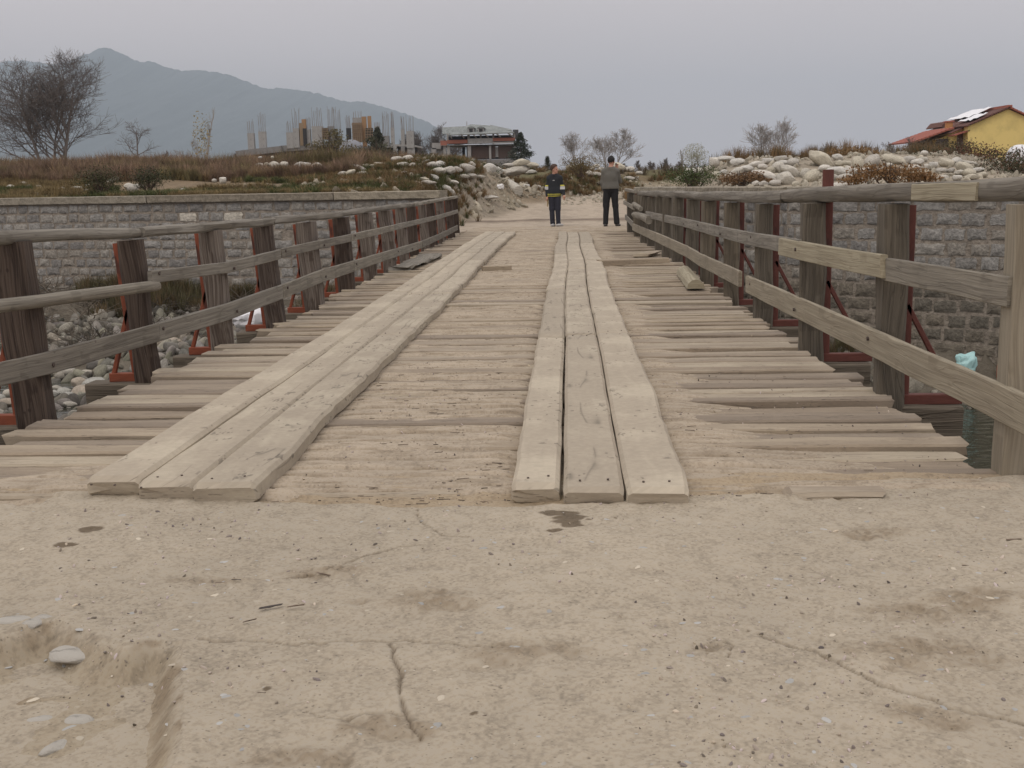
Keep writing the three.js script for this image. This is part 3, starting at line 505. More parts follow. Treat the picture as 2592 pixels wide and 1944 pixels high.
{ // bolt heads where boards meet posts
  const bg = new THREE.CylinderGeometry(0.012, 0.013, 0.012, 8); bg.rotateZ(Math.PI / 2); const bm = mat([0.07, 0.05, 0.042], 0.6);
  const pol = (side, hs) => { const P = side < 0 ? PL : PR, par = side < 0 ? railL : railR; P.slice(0, 9).forEach(([x, d], i) => { if (side > 0 && i === 0) return; for (const [pts, off] of hs) { if (d < -pts[0].z && d < -pts[pts.length - 1].z || d > -pts[0].z && d > -pts[pts.length - 1].z) continue; const o = [...pts].sort((a, b) => b.z - a.z); const b = mesh('bolt', bg, bm, par); b.position.set(x + off, yAt(o, d) + (i % 2 ? 0.02 : -0.015), -d); } }); };
  pol(-1, [[line(PL, 0.1, [-170, 996], z6(0, 1292), z6(315, 1218), z6(1100, 1000), z6(1590, 855), z6(1968, 715), z7(590, 688), z7(808, 620), z7(1290, 468)), 0.12], [line(PL, 0.1, z6(1050, 612), z6(1590, 545), z6(1955, 452), z7(560, 470), z7(788, 422), z7(1095, 350)), 0.12]]);
  pol(1, [[line(PR, -0.1, [2660, 1080], z3b(2212, 735), z3b(1760, 520), zb(1300, 1522), zb(1000, 1380), zb(420, 1108), zb(0, 912)), -0.124], [line(PR, -0.1, zb(2110, 978), zb(1600, 882), zb(1112, 793)), -0.124], [line(PR, -0.1, zb(430, 622), zb(0, 546), r1(1290, 628), r1(920, 532)), -0.124]]);
}
// loose timber lying on the deck
function loose(name, label, cat, pts, geo, m) { const o = mesh(name, geo, m); return tag(o, label, cat); }
{
  const a = atY(...z7(1140, 640), 0.03), b = atY(...z7(1365, 550), 0.03);
  loose('loose_board', 'warped grey board lying on the deck by the left railing', 'board', 0, timber(polyPts([a.clone().setY(0.04), b.clone().setY(0.05)], 0.2), 0.3, 0.045, { seed: 70, wob: 0.04, jag: 0.2, c: 0.015 }), M.rail[0]);
  const c = atY(...r1(930, 1035), 0.05), d = atY(...r1(1050, 1190), 0.05);
  loose('timber_offcut', 'half-round timber offcut lying along the right edge of the deck', 'timber', 0, sweep(polyPts([c, d], 0.15), () => [[-0.1, -0.02], [0.1, -0.02], [0.085, 0.035], [0.045, 0.07], [0, 0.082], [-0.045, 0.07], [-0.085, 0.035]], { us: 2, vs: 0.5, crease: 0.5 }), M.fresh);
  const e = atY(...r1(490, 850), 0.04), f = atY(...r1(640, 850), 0.04);
  loose('loose_board', 'short wide pale board lying skewed by the right railing', 'board', 0, timber([e, e.clone().lerp(f, 0.33), e.clone().lerp(f, 0.66), f], 0.85, 0.05, { seed: 72, wob: 0.02, jag: 0.12 }), M.plank[1]);
  const g = atY(...r1(60, 950), 0.04), h = atY(...r1(760, 925), 0.04);
  loose('loose_plank', 'thick plank lying proud across the deck beside the right railing', 'plank', 0, timber(polyPts([g, h], 0.2), 0.2, 0.1, { seed: 73, wob: 0.008, jag: 0.03 }), M.plank[4]);
  const i = atY(...z7(1715, 640), 0.03), j = atY(...z7(1915, 632), 0.03);
  loose('loose_block', 'short squared block lying between the wheel tracks', 'timber', 0, timber(polyPts([i, j], 0.2), 0.12, 0.09, { seed: 74, wob: 0.01, jag: 0.03 }), M.plank[4]);
  const k = atY(1990, 1252, 0.0), l = atY(2222, 1252, 0.0);
  loose('buried_plank', 'worn plank end half buried in the dirt at the near right of the bridge', 'plank', 0, timber(polyPts([k, l], 0.1), 0.11, 0.05, { seed: 75, wob: 0.012, jag: 0.04, c: 0.016 }), M.plank[0]);
}
// ---------- embankment walls ----------
function stoneGeo(sd) { // rough-faced block, unit size, front face +z
  const R = rng(sd), n = 4, m = 3, gb = new GB(), g = [];
  for (let j = 0; j <= m; j++) for (let i = 0; i <= n; i++) { const u = i / n, v = j / m, e = (i === 0 || i === n || j === 0 || j === m); g.push(gb.v(u - 0.5 + (e ? (R() - 0.5) * 0.1 : (R() - 0.5) * 0.08), v - 0.5 + (e ? (R() - 0.5) * 0.16 : 0), e ? 0.25 + R() * 0.3 : 0.75 + R() * 0.55, u * 0.5 + sd, v * 0.3 + sd * 0.37)); }
  for (let j = 0; j < m; j++) for (let i = 0; i < n; i++) { const a = j * (n + 1) + i; gb.q(g[a], g[a + 1], g[a + n + 2], g[a + n + 1]); }
  const rim = []; for (let i = 0; i < n; i++) rim.push(i); for (let j = 0; j < m; j++) rim.push(j * (n + 1) + n); for (let i = n; i > 0; i--) rim.push(m * (n + 1) + i); for (let j = m; j > 0; j--) rim.push(j * (n + 1));
  const back = rim.map(k => gb.v(gb.p[k * 3], gb.p[k * 3 + 1], -0.6, gb.uv[k * 2] + 0.1, gb.uv[k * 2 + 1]));
  for (let k = 0; k < rim.length; k++) { const l = (k + 1) % rim.length; gb.q(rim[l], rim[k], back[k], back[l]); }
  return gb.geo(0.7);
}
const stoneGeos = Array.from({ length: 14 }, (_, k) => stoneGeo(k + 1));
function stoneWall(name, label, line2, yTop, yBot, o) {
  const w = thing(name, label, 'wall', V(0, 0, 0)), R = rng(o.seed);
  for (let s = 0; s < line2.length - 1; s++) {
    const A = V(line2[s][0], 0, -line2[s][1]), B = V(line2[s + 1][0], 0, -line2[s + 1][1]), L = A.distanceTo(B), ang = Math.atan2(-(B.z - A.z), B.x - A.x);
    const T = B.clone().sub(A).normalize(), N = V(-T.z, 0, T.x); if (N.z < 0) N.negate();
    const holes = (o.holes ?? []).filter(h => h[0] === s);
    const sh = new THREE.Shape([[0, yBot], [L, yBot], [L, yTop], [0, yTop]].map(p => new THREE.Vector2(...p)));
    for (const h of holes) { const p = new THREE.Path(); p.moveTo(h[1], h[2]); p.lineTo(h[1] + h[3], h[2]); p.lineTo(h[1] + h[3], h[2] + h[4]); p.lineTo(h[1], h[2] + h[4]); sh.holes.push(p); }
    const core = new THREE.ExtrudeGeometry(sh, { depth: 0.25, bevelEnabled: false }); core.translate(0, 0, -0.25);
    const bk = box(L, yTop - yBot, 0.3, L / 2, (yTop + yBot) / 2, -0.41); const cg = mergeGeometries([boxUV(core), boxUV(bk)]);
    const place = g => { g.rotateY(ang); g.translate(A.x, 0, A.z); return g; };
    mesh('mortar_core', place(cg), M.mortar, w);
    // courses
    const rowH = o.row, rows = Math.round((yTop - 0.01 - o.stoneBot) / rowH);
    for (let r = 0; r < rows; r++) {
      const y = yTop - 0.015 - (r + 0.5) * rowH; let x = -R() * 0.15 + (r % 2) * 0.13;
      while (x < L - 0.08) {
        const sw = 0.24 + R() * R() * 0.34, hh = rowH * (0.66 + R() * 0.2), x0 = Math.max(0.02, x), x1 = Math.min(L - 0.02, x + sw), cw = x1 - x0; x += sw + 0.035 + R() * 0.05;
        if (cw < 0.1) continue; const cx = (x0 + x1) / 2;
        if (holes.some(h => cx + cw / 2 > h[1] - 0.02 && cx - cw / 2 < h[1] + h[3] + 0.02 && y + hh / 2 > h[2] && y - hh / 2 < h[2] + h[4])) continue;
        const low = o.stain !== undefined && y < o.stain + (R() - 0.5) * 0.3, white = (o.white ?? []).some(h => h[0] === s && Math.abs(h[1] - cx) < cw / 2 + 0.02 && Math.abs(h[2] - y) < rowH / 2);
        const st = mesh('stone', stoneGeos[(R() * 14) | 0], white ? M.whiteStone : low ? M.stained[(R() * 3) | 0] : M.stone[(R() * 6) | 0], w);
        st.position.set(A.x + T.x * cx + N.x * 0.006, y + (R() - 0.5) * 0.03, A.z + T.z * cx + N.z * 0.006); st.rotation.set(0, ang, 0); st.scale.set(cw, hh, 0.013 + R() * 0.012);
        if (white) st.userData.label = 'whitish stone in the grey wall';
      }
    }
    // coping slabs
    let x = 0; const cl = o.cope;
    for (let k = 0; x < L - 0.02; k++) {
      const len = Math.min(cl * (0.9 + R() * 0.2), L - x), a = A.clone().addScaledVector(T, x + 0.012).addScaledVector(N, -0.2), b = A.clone().addScaledVector(T, x + len - 0.012).addScaledVector(N, -0.2);
      a.y = b.y = yTop + 0.095; mesh('coping_slab', timber(linePts(a, b, 8), 0.6, 0.19, { seed: 500 + k + s * 40 + o.seed, wob: 0.008, c: 0.015, us: 1, vs: 1 }), M.coping[k % 3], w); x += len;
    }
  }
  return w;
}
stoneWall('embankment_wall', 'grey stone embankment wall with long concrete coping left of the bridge', [[-34, 34.2], [-15.5, 30], [-3.05, 27.2]], 0.87, -2.6, { seed: 11, row: 0.235, stoneBot: -1.7, cope: 5.2, holes: [[1, 6.6, -0.92, 0.1, 0.3], [1, 9.1, -0.2, 0.1, 0.24]], white: [[1, 6.1, 0.5], [1, 7.4, 0.5]] });
stoneWall('embankment_wall', 'grey stone embankment wall behind the right railing, stepping closer to the right', [[1.62, 27], [3.9, 20.5], [7.2, 18.5], [12, 16.9], [20, 15]], 0.86, -2.6, { seed: 13, row: 0.24, stoneBot: -1.8, cope: 3.0, stain: -0.6 });
// ---------- boulders ----------
function boulderGeo(sd, det = 5) {
  const g = new THREE.IcosahedronGeometry(1, det), p = g.attributes.position, R = rng(sd), uv = new Float32Array(p.count * 2), s = R() * 50, ax = [0.75 + R() * 0.5, 0.62 + R() * 0.25, 0.7 + R() * 0.4], cuts = Array.from({ length: 5 }, () => [V(R() - 0.5, R() - 0.5, R() - 0.5).normalize(), 0.72 + R() * 0.25]);
  const q = V(0, 0, 0);
  for (let i = 0; i < p.count; i++) {
    q.fromBufferAttribute(p, i); const n0 = q.clone();
    let r = 1 + (n3(q.x * 1.3 + s, q.y * 1.3, q.z * 1.3) - 0.5) * 0.42 + (n3(q.x * 4 + s, q.y * 4, q.z * 4) - 0.5) * 0.07;
    q.multiplyScalar(r); for (const [c, d] of cuts) { const e = q.dot(c) - d; if (e > 0) q.addScaledVector(c, -e * 0.75); }
    q.x *= ax[0]; q.y *= ax[1]; q.z *= ax[2]; p.setXYZ(i, q.x, q.y, q.z);
    uv[i * 2] = Math.atan2(n0.z, n0.x) * 0.32 + s; uv[i * 2 + 1] = n0.y * 0.5;
  }
  g.setAttribute('uv', new THREE.BufferAttribute(uv, 2)); g.deleteAttribute('normal');
  return toCreasedNormals(g, 0.8);
}
const bGeo = Array.from({ length: 9 }, (_, k) => boulderGeo(k + 3, 5)), bGeoS = Array.from({ length: 5 }, (_, k) => boulderGeo(k + 30, 2));
const brng = rng(77);
function boulder(name, label, group, pos, rx, ry, tilt = 0, m = M.boulder[(brng() * 5) | 0]) {
  const o = mesh(name, bGeo[(brng() * 9) | 0], m); tag(o, label, 'boulder', group);
  o.position.copy(pos); o.scale.set(rx * 1.4, ry * 1.5, (rx + ry) * 0.65); o.rotation.set((brng() - 0.5) * 0.5, (brng() - 0.5) * 0.7, tilt); return o;
}
const z4 = (x, y) => [1600 + x / 3.4, 280 + y / 3.4], z2 = (x, y) => [600 + x / 3.687, 230 + y / 3.687], z3 = (x, y) => [1050 + x / 3.4, 280 + y / 3.4], z1 = (x, y) => [x / 3.16, 80 + y / 3.16];
function depthOnLand(u, v, dMin, dMax, dFall) { // first point of the land along the ray
  for (let d = dMin; d < dMax; d += 0.1) { const q = atD(u, v, d); if (q.y <= landY(q.x, d) + 0.02) return d; } return dFall;
}
const ORD = ['first', 'second', 'third', 'fourth', 'fifth', 'sixth', 'seventh', 'eighth', 'ninth', 'tenth', 'eleventh', 'twelfth', 'thirteenth', 'fourteenth', 'fifteenth', 'sixteenth', 'seventeenth', 'eighteenth'];
function labelRows(items, kind, where) { // items: { o, u, v, w, h, t }; told apart by size, shape and place
  const n = items.length, rows = n > 24 ? ['top', 'upper', 'lower', 'bottom'] : n > 12 ? ['top', 'middle', 'bottom'] : n > 6 ? ['upper', 'lower'] : [''], med = items.map(i => i.w).sort((a, b) => a - b)[n >> 1];
  items.sort((a, b) => a.v - b.v); const per = Math.ceil(n / rows.length);
  rows.forEach((row, r) => items.slice(r * per, (r + 1) * per).sort((a, b) => a.u - b.u).forEach((i, k) => {
    const q = i.w / i.h, s = i.w > med * 1.3 ? 'large ' : i.w < med * 0.7 ? 'small ' : '', f = Math.abs(i.t ?? 0) > 0.28 ? 'tilted ' : q > 1.75 ? 'flat ' : q < 1.2 ? 'round ' : 'oval ';
    i.o.userData.label = s + f + kind + ', ' + ORD[k] + ' from left, ' + (row ? row + ' row of ' : 'in ') + where;
  }));
}
function heap(list, f, sc, name, label, group, dMin, dMax, dFall, where = label) {
  const items = [];
  for (const [x, y, w, h, tl, lb] of list) {
    const [u, v] = f(x, y), d = depthOnLand(u, v + h / sc * 0.35, dMin, dMax, dFall), px = d / FOC;
    const o = boulder(name, lb ?? label, group, atD(u, v, d - 0.05), w / sc / 2 * px, h / sc / 2 * px, -(tl ?? 0)); if (!lb) items.push({ o, u, v, w, h, t: tl });
  }
  labelRows(items, 'pale boulder', where);
}
// right heap: x, y, width, height (in a 3.4 times view), tilt
heap([[712, 442, 90, 85, 0], [800, 408, 90, 34, 0], [905, 440, 95, 65, 0], [1060, 465, 100, 55, -0.2], [1172, 432, 100, 50, 0], [1285, 412, 100, 52, -0.1], [1298, 452, 100, 55, 0.1], [1385, 450, 100, 60, 0], [1255, 490, 75, 92, 0.2], [1190, 515, 75, 65, 0], [900, 525, 95, 70, -0.4], [980, 500, 90, 55, 0], [1148, 567, 135, 95, 0.35], [1318, 583, 105, 105, 0.2], [1360, 525, 140, 80, 0.5], [1490, 540, 90, 80, -0.3], [1545, 570, 130, 85, -0.5], [1655, 500, 100, 50, 0, 'flat white boulder behind the tall red steel upright'], [1625, 425, 160, 115, 0.65, 'largest long boulder near the top of the right heap, leaning right'], [1768, 400, 70, 60, 0.3], [1700, 378, 60, 50, 0], [1815, 455, 145, 55, 0], [1950, 465, 95, 110, -0.5, 'upright pointed boulder near the middle of the right heap'], [2068, 435, 130, 80, -0.4, 'smooth egg-shaped boulder at the top of the right heap'], [1760, 520, 120, 70, 0.1], [1885, 520, 110, 75, 0.3], [2012, 530, 105, 70, 0.2], [1720, 573, 110, 65, 0.2], [1838, 580, 110, 85, 0], [1925, 605, 105, 75, 0.2], [2040, 598, 110, 65, 0.3], [1820, 640, 130, 60, 0], [505, 525, 80, 70, 0.2], [580, 540, 75, 75, -0.3], [660, 495, 70, 45, 0], [730, 545, 75, 45, 0], [835, 562, 60, 45, 0], [790, 530, 55, 40, 0], [1230, 625, 100, 45, 0], [1405, 632, 65, 50, 0], [1130, 630, 55, 45, 0], [1065, 625, 50, 40, 0], [440, 580, 110, 50, -0.2], [1060, 535, 60, 50, 0], [1240, 560, 60, 40, 0], [1120, 480, 50, 45, 0]], z4, 3.4, 'boulder', 'rounded pale boulder in the heap above the right railing', 'pale boulders heaped behind the right wall', 21.5, 36, 31, 'the right heap');
heap([[1000, 640, 175, 85, 0.25], [1130, 645, 110, 80, 0], [1215, 665, 80, 60, 0], [1180, 715, 70, 60, 0], [1275, 640, 80, 50, 0], [1370, 690, 80, 60, 0], [1490, 672, 140, 80, 0.2], [1580, 655, 70, 70, 0], [1650, 715, 130, 90, 0.4], [1720, 680, 110, 45, 0.3], [1785, 735, 95, 45, 0], [1828, 780, 65, 50, 0], [1700, 765, 120, 60, 0.2], [1610, 760, 70, 50, 0], [1590, 810, 90, 50, 0], [1720, 805, 100, 50, 0], [1460, 810, 70, 50, 0], [955, 700, 65, 40, 0], [1300, 705, 65, 45, 0], [1280, 585, 70, 40, 0], [1440, 740, 70, 40, 0], [1530, 740, 70, 40, 0]], z5, 3.687, 'boulder', 'rounded pale boulder at the right end of the right heap', 'boulders at the far right end of the heap', 19.5, 36, 30, 'the heap below yellow house');
// left heap and rows beyond the left wall
heap([[1505, 642, 110, 62, 0.1, 'large smooth boulder at the top left of the heap by the half-built house'], [1590, 635, 75, 65, 0], [1655, 665, 100, 55, 0], [1765, 665, 80, 45, -0.4], [1830, 700, 90, 70, 0.2], [1890, 690, 90, 65, 0], [1880, 745, 110, 65, 0], [1975, 745, 80, 75, 0], [2045, 740, 70, 70, 0], [2125, 720, 115, 85, 0, 'big rounded boulder in front of the half-built house'], [2185, 690, 50, 60, 0], [1540, 695, 90, 55, 0], [1450, 690, 80, 40, 0], [1320, 690, 80, 50, 0.1], [1230, 700, 70, 35, 0], [1085, 685, 85, 45, 0], [1120, 725, 130, 70, 0.3, 'wide boulder at the left end of the left heap'], [965, 725, 70, 50, 0], [1045, 775, 90, 55, -0.5], [1170, 770, 70, 45, 0], [970, 780, 80, 45, -0.3], [1170, 873, 90, 45, 0], [1655, 755, 60, 45, 0], [1740, 825, 90, 45, 0.2], [1840, 815, 85, 60, 0.4], [1770, 860, 110, 45, 0], [1960, 915, 75, 70, 0.6], [2000, 945, 55, 50, 0.6], [2110, 800, 80, 40, 0], [2190, 790, 60, 40, 0], [2020, 850, 100, 35, 0.2], [1630, 700, 60, 50, -0.4], [1560, 770, 50, 40, 0]], z2, 3.687, 'boulder', 'pale boulder in the heap between the left wall and the half-built house', 'boulders heaped left of the road', 28.5, 46, 42, 'the left heap');
heap([[640, 500, 120, 90, 0], [700, 520, 80, 70, 0], [910, 450, 105, 60, -0.1], [860, 515, 140, 75, -0.2, 'wide boulder with a steep left side right of the half-built house'], [1010, 465, 90, 45, 0.2], [810, 470, 90, 35, 0], [590, 470, 70, 40, 0], [470, 565, 90, 40, 0], [560, 570, 60, 35, 0], [1000, 530, 70, 35, 0], [745, 530, 80, 50, 0.2], [960, 650, 60, 25, 0], [1040, 655, 60, 28, 0], [620, 742, 190, 26, 0.05, 'flat whitish slab of stone at the left edge of the road']], z3, 3.4, 'boulder', 'pale boulder lying right of the half-built house, left of the boy', 'boulders left of the boy', 30, 48, 44, 'stones by unfinished house');
heap([[1340, 490, 65, 50, 0], [1525, 500, 55, 35, 0], [1605, 505, 60, 35, 0], [1740, 475, 80, 55, 0.1], [1840, 505, 70, 45, 0], [1500, 540, 50, 45, 0], [1560, 545, 50, 35, 0], [1930, 535, 40, 30, 0], [1840, 580, 60, 30, 0], [1900, 580, 60, 30, 0], [1560, 475, 50, 30, 0], [1405, 480, 45, 55, 0]], z3, 3.4, 'boulder', 'pale boulder on the low mound between and behind the two people', 'boulders on the mound behind the people', 40, 56, 50, 'mound behind the people');
heap([[205, 700, 65, 50, 0], [275, 690, 45, 35, 0], [345, 690, 75, 65, 0], [440, 690, 80, 45, 0], [635, 695, 120, 65, 0.1], [575, 690, 50, 40, 0], [742, 700, 95, 60, 0], [215, 620, 30, 20, 0], [330, 620, 30, 20, 0]], z2, 3.687, 'boulder', 'pale boulder in the row half hidden in brown weeds left of the heap', 'boulders in the weeds', 30, 46, 40, 'line in brown weeds');
heap([[1065, 1265, 90, 65, 0, 'pale boulder standing just behind the left wall, frontmost of a small cluster'], [1030, 1235, 60, 50, 0], [1110, 1235, 60, 35, 0], [1468, 1275, 60, 35, 0], [1785, 1190, 55, 55, 0], [1715, 1193, 40, 25, 0], [905, 1185, 80, 40, -0.2], [420, 1195, 60, 24, 0], [180, 1215, 50, 28, 0], [305, 1240, 50, 26, 0], [605, 1250, 70, 24, 0], [230, 1238, 36, 26, 0], [285, 1300, 45, 24, 0], [700, 1230, 40, 22, 0], [690, 1268, 40, 20, 0], [690, 1163, 30, 20, 0], [490, 1255, 40, 22, 0], [85, 1245, 60, 30, 0]], z1, 3.16, 'boulder', 'small pale boulder on the grassy strip behind the left wall', 'boulders behind the left wall', 27.9, 44, 33, 'strip behind left wall');
{ // broken concrete post lying by the road
  const d0 = depthOnLand(...z3(830, 690), 31, 48, 41), a = atD(...z3(775, 625), d0 + 1.3), b = atD(...z3(893, 692), d0);
  tag(mesh('concrete_log', log(polyPts([a, b], 0.2), 0.3 * d0 / 62, { seed: 3, wob: 0.35, n: 14 }), M.boulder[1]), 'pale round broken concrete post lying at the left edge of the road', 'concrete post');
}
function scatter(name, label, cat, n, geo, m, fn, kindGroup) { // uncounted small stones, weeds and litter
  const im = new THREE.InstancedMesh(geo, m, n), o = new THREE.Object3D(), col = new THREE.Color(); let c = 0, guard = 0;
  while (c < n && guard++ < n * 30) { const r = fn(o); if (!r) continue; o.updateMatrix(); im.setMatrixAt(c, o.matrix); col.setRGB(...r); im.setColorAt(c, col); c++; }
  im.count = c; im.name = numbered(name); im.castShadow = im.receiveShadow = true; scene.add(im); return tag(im, label, cat, null, 'stuff');
}
const S = rng(2024);
const tuftM0 = mat([1, 1, 1], 0.95), gritM = mat([0.55, 0.52, 0.46], 0.95);
const rubM = mat([1, 1, 1], 0.95, { ...sBould, bumpScale: 0.01 });
scatter('gravel', 'small stones and rubble among the boulders of the heaps', 'gravel', 9000, bGeoS[0], rubM, o => {
  const which = S(); let x, d;
  if (which < 0.38) { x = 2.4 + S() * 9.5; d = 21 + S() * 12; if (d < bankD(x) + 0.8) return null; } else if (which < 0.85) { x = -10 + S() * 10; d = 30 + S() * 14; if (Math.abs(x - roadMid(d)) < 3.1) return null; if (fbm(x * 0.5 + 3, d * 0.5, 3) < 0.46) return null; } else { x = -0.5 + S() * 9; d = 40 + S() * 9; }
  const s = 0.015 + 0.075 * S() ** 4; o.position.set(x, landY(x, d) + s * 0.2, -d); o.scale.set(s * (0.8 + S() * 0.7), s * 0.8, s * (0.8 + S() * 0.5)); o.rotation.set(S() * 6, S() * 6, S() * 6); const k = 0.5 + S() * 0.5; return [k, k * 0.94, k * 0.82];
});
scatter('rubble', 'broken stones and dry clods on the slope left of the road', 'rubble', 1500, bGeoS[2], rubM, o => {
  const d = 28.5 + S() * 15, x = -8 + S() * 7, q = Math.abs(x - roadMid(d)); if (d < bankD(x) + 0.8 || q < 3.0 || fbm(x * 0.8, d * 0.5 + 3, 2) < 0.4) return null; const s = 0.02 + 0.12 * S() ** 3; o.position.set(x, landY(x, d) + s * 0.1, -d); o.scale.set(s * (0.8 + S() * 0.8), s * 0.75, s); o.rotation.set(S() * 6, S() * 6, S() * 6); const k = 0.4 + S() * 0.45; return [k, k * 0.92, k * 0.78];
});
// ---------- river stones ----------
{
  const zl = (x, y) => [x / 2.765, 780 + y / 2.765];
  const R = rng(9), items = [], big = [[1200, 250, 165, 100, 'big rounded boulder standing in the stream between the left posts'], [590, 590, 130, 105, 'rounded tan stone in the stream beside the nearest left posts'], [640, 520, 120, 60], [555, 520, 90, 80], [450, 590, 100, 60], [480, 610, 70, 40], [695, 410, 100, 70], [785, 405, 90, 85], [850, 420, 80, 60], [910, 430, 70, 40], [590, 450, 90, 40], [470, 450, 130, 60], [60, 600, 80, 50], [50, 660, 100, 75], [10, 640, 60, 60], [390, 560, 60, 40], [380, 600, 50, 50], [490, 670, 80, 40], [1225, 320, 60, 30], [630, 630, 40, 40], [410, 240, 60, 50], [740, 430, 50, 40], [640, 405, 70, 40], [1150, 390, 40, 40]];
  for (const [x, y, w, h, lb] of big) { const [u, v] = zl(x, y), q = atY(u, v, WATER + 0.12), k = -q.z / FOC / 2.765 / 2; const o = boulder('river_stone', lb ?? 'stone', 'stones in the stream', q, w * k, h * k, (R() - 0.5) * 0.3, M.riverStone[(R() * 4) | 0]); if (!lb) items.push({ o, u, v, w, h, t: 0 }); }
  labelRows(items, 'river stone', 'the left stream');
  scatter('pebbles', 'pebbles and cobbles on the river bed left of the bridge', 'pebbles', 5200, bGeoS[1], rubM, o => {
    const x = -17 + S() * 14, d = 10 + S() * 17, y = bedY(x, d); if (y < WATER - 0.1 || d > bankD(x) - 0.2) return null;
    const s = 0.03 + 0.17 * S() ** 3; o.position.set(x, y + s * 0.25, -d); o.scale.set(s * (0.9 + S() * 0.6), s * 0.75, s); o.rotation.set(S(), S() * 6, S()); const k = 0.16 + S() * 0.36; return [k, k * (0.92 + S() * 0.08), k * (0.8 + S() * 0.15)];
  });
  scatter('pebbles', 'wet cobbles along the foot of the right wall', 'pebbles', 500, bGeoS[2], rubM, o => { const x = 3.5 + S() * 9, d = bankD(x) - 0.3 - S() * 2.4; const y = bedY(x, d); const s = 0.05 + 0.15 * S() ** 2; o.position.set(x, y + 0.03, -d); o.scale.set(s * 1.2, s * 0.8, s); o.rotation.set(S(), S() * 6, S()); const k = 0.2 + S() * 0.35; return [k, k * 0.95, k * 0.85]; });
}
// grit on the near ground and the deck
scatter('grit', 'loose grit, chips and small clods on the near ground and deck', 'grit', 4200, bGeoS[3], gritM, o => {
  const d = 2.1 + S() ** 1.4 * 7, x = -0.1 * d - 0.4 * d + S() * 0.95 * d; if (x < -2.6 || x > 1.7) return null; if (d > 4.2 && (x < -1.27 || (x > -0.24 && x < 0.47))) return null;
  const cl = fbm(x * 2.2 + 4, d * 2.2, 3); if (cl < 0.34 + S() * 0.3) return null; const s = 0.0011 + 0.0058 * S() ** 5; o.position.set(x, groundAt(x, d) + s * 0.25, -d); o.scale.set(s * (0.8 + S() * 0.9), s * 0.7, s); o.rotation.set(S(), S() * 6, S()); const k = S() < 0.3 ? 0.2 + S() * 0.25 : 0.5 + S() * 0.5; return [k, k * 0.9, k * (0.75 + S() * 0.25)];
});
// dark splinters on the deck dirt, and flat bluish pebbles trodden into the near ground
scatter('wood_splinters', 'thin dark splinters of wood lying in the dirt on the deck', 'splinters', 900, box(1, 0.35, 0.2), tuftM0, o => {
  const d = 4.3 + S() ** 1.6 * 14, z = S(), x = z < 0.72 ? -1.25 + S() * 1.0 : z < 0.93 ? 0.5 + S() * 0.9 : -1.9 + S() * 2.3; if (z >= 0.93 && (x > -0.26 || x < -1.3)) return null;
  if (fbm(x * 2.5, d * 2.5 + 8, 2) < 0.36 + S() * 0.2) return null; const l = 0.005 + 0.05 * S() ** 4; o.position.set(x, groundAt(x, d) + 0.002, -d); o.scale.set(l, 0.008, 0.012); o.rotation.set(0, (S() - 0.5) * 0.7, 0); const k = 0.07 + S() * 0.22; return [k, k * 0.8, k * 0.6];
});
scatter('bedded_pebbles', 'flat bluish and whitish pebbles trodden into the near ground', 'pebbles', 420, bGeoS[4], gritM, o => {
  const d = 2.1 + S() * 2.1, x = -0.55 * d + S() * 1.05 * d; const s = 0.003 + 0.011 * S() ** 2; o.position.set(x, groundAt(x, d) - s * 0.12, -d); o.scale.set(s * 1.3, s * 0.32, s); o.rotation.set(0, S() * 6, 0); const k = 0.56 + S() * 0.26; return S() < 0.25 ? [k * 1.25, k * 1.18, k * 1.06] : [k * 0.95, k, k * 1.08];
});
const dustyCobble = mat([0.385, 0.365, 0.325], 0.95, { bumpMap: sPlain.bumpMap, bumpScale: 0.002 });
{ // stones set in the ground
  const e = [[165, 1398, 84, 30, 'smooth grey cobble bedded in the hollow at the lower left'], [36, 1347, 90, 30, 'grey cobble bedded at the left edge of the hollow'], [70, 1362, 50, 24, 'small dusty cobble just right of the cobble at the hollow edge'], [118, 1566, 34, 40, 'round dusty cobble lowest in the hollow at the lower left'], [165, 1510, 56, 28, 'flat pale cobble in the middle of the lower left hollow'], [80, 1505, 60, 26, 'flat dusty cobble near the picture edge inside the lower left hollow'], [95, 1350, 40, 18, 'smallest cobble at the upper rim of the lower left hollow']];
  for (const [u, v, w, h, lb] of e) { const q = atY(u * 1.1718, v * 1.1718, -0.02), k = -q.z / FOC * 1.1718 / 2; const o = boulder('cobble', lb ?? 'grey cobble half buried in the hollow at the lower left', lb ? undefined : 'cobbles in the hollow', q, w * k, h * k * 0.9, 0, M.riverStone[2]); o.scale.z = h * k * 2.4; o.scale.y = 0.024; o.position.y = groundAt(q.x, -q.z) - 0.009; o.material = dustyCobble; }
}
// ---------- bare trees ----------
function tubeInto(gb, a, b, ra, rb, n) {
  const T = b.clone().sub(a), L = T.length(); if (L < 1e-5) return; T.divideScalar(L); const S0 = Math.abs(T.y) < 0.95 ? V(0, 1, 0).cross(T).normalize() : V(1, 0, 0).cross(T).normalize(), U = T.clone().cross(S0), A = [], B = [];
  for (let k = 0; k <= n; k++) { const c = Math.cos(k / n * 6.2832), s = Math.sin(k / n * 6.2832); A.push(gb.v(a.x + (S0.x * c + U.x * s) * ra, a.y + (S0.y * c + U.y * s) * ra, a.z + (S0.z * c + U.z * s) * ra, k / n, 0)); B.push(gb.v(b.x + (S0.x * c + U.x * s) * rb, b.y + (S0.y * c + U.y * s) * rb, b.z + (S0.z * c + U.z * s) * rb, k / n, L)); }
  for (let k = 0; k < n; k++) gb.q(A[k], A[k + 1], B[k + 1], B[k]);
}
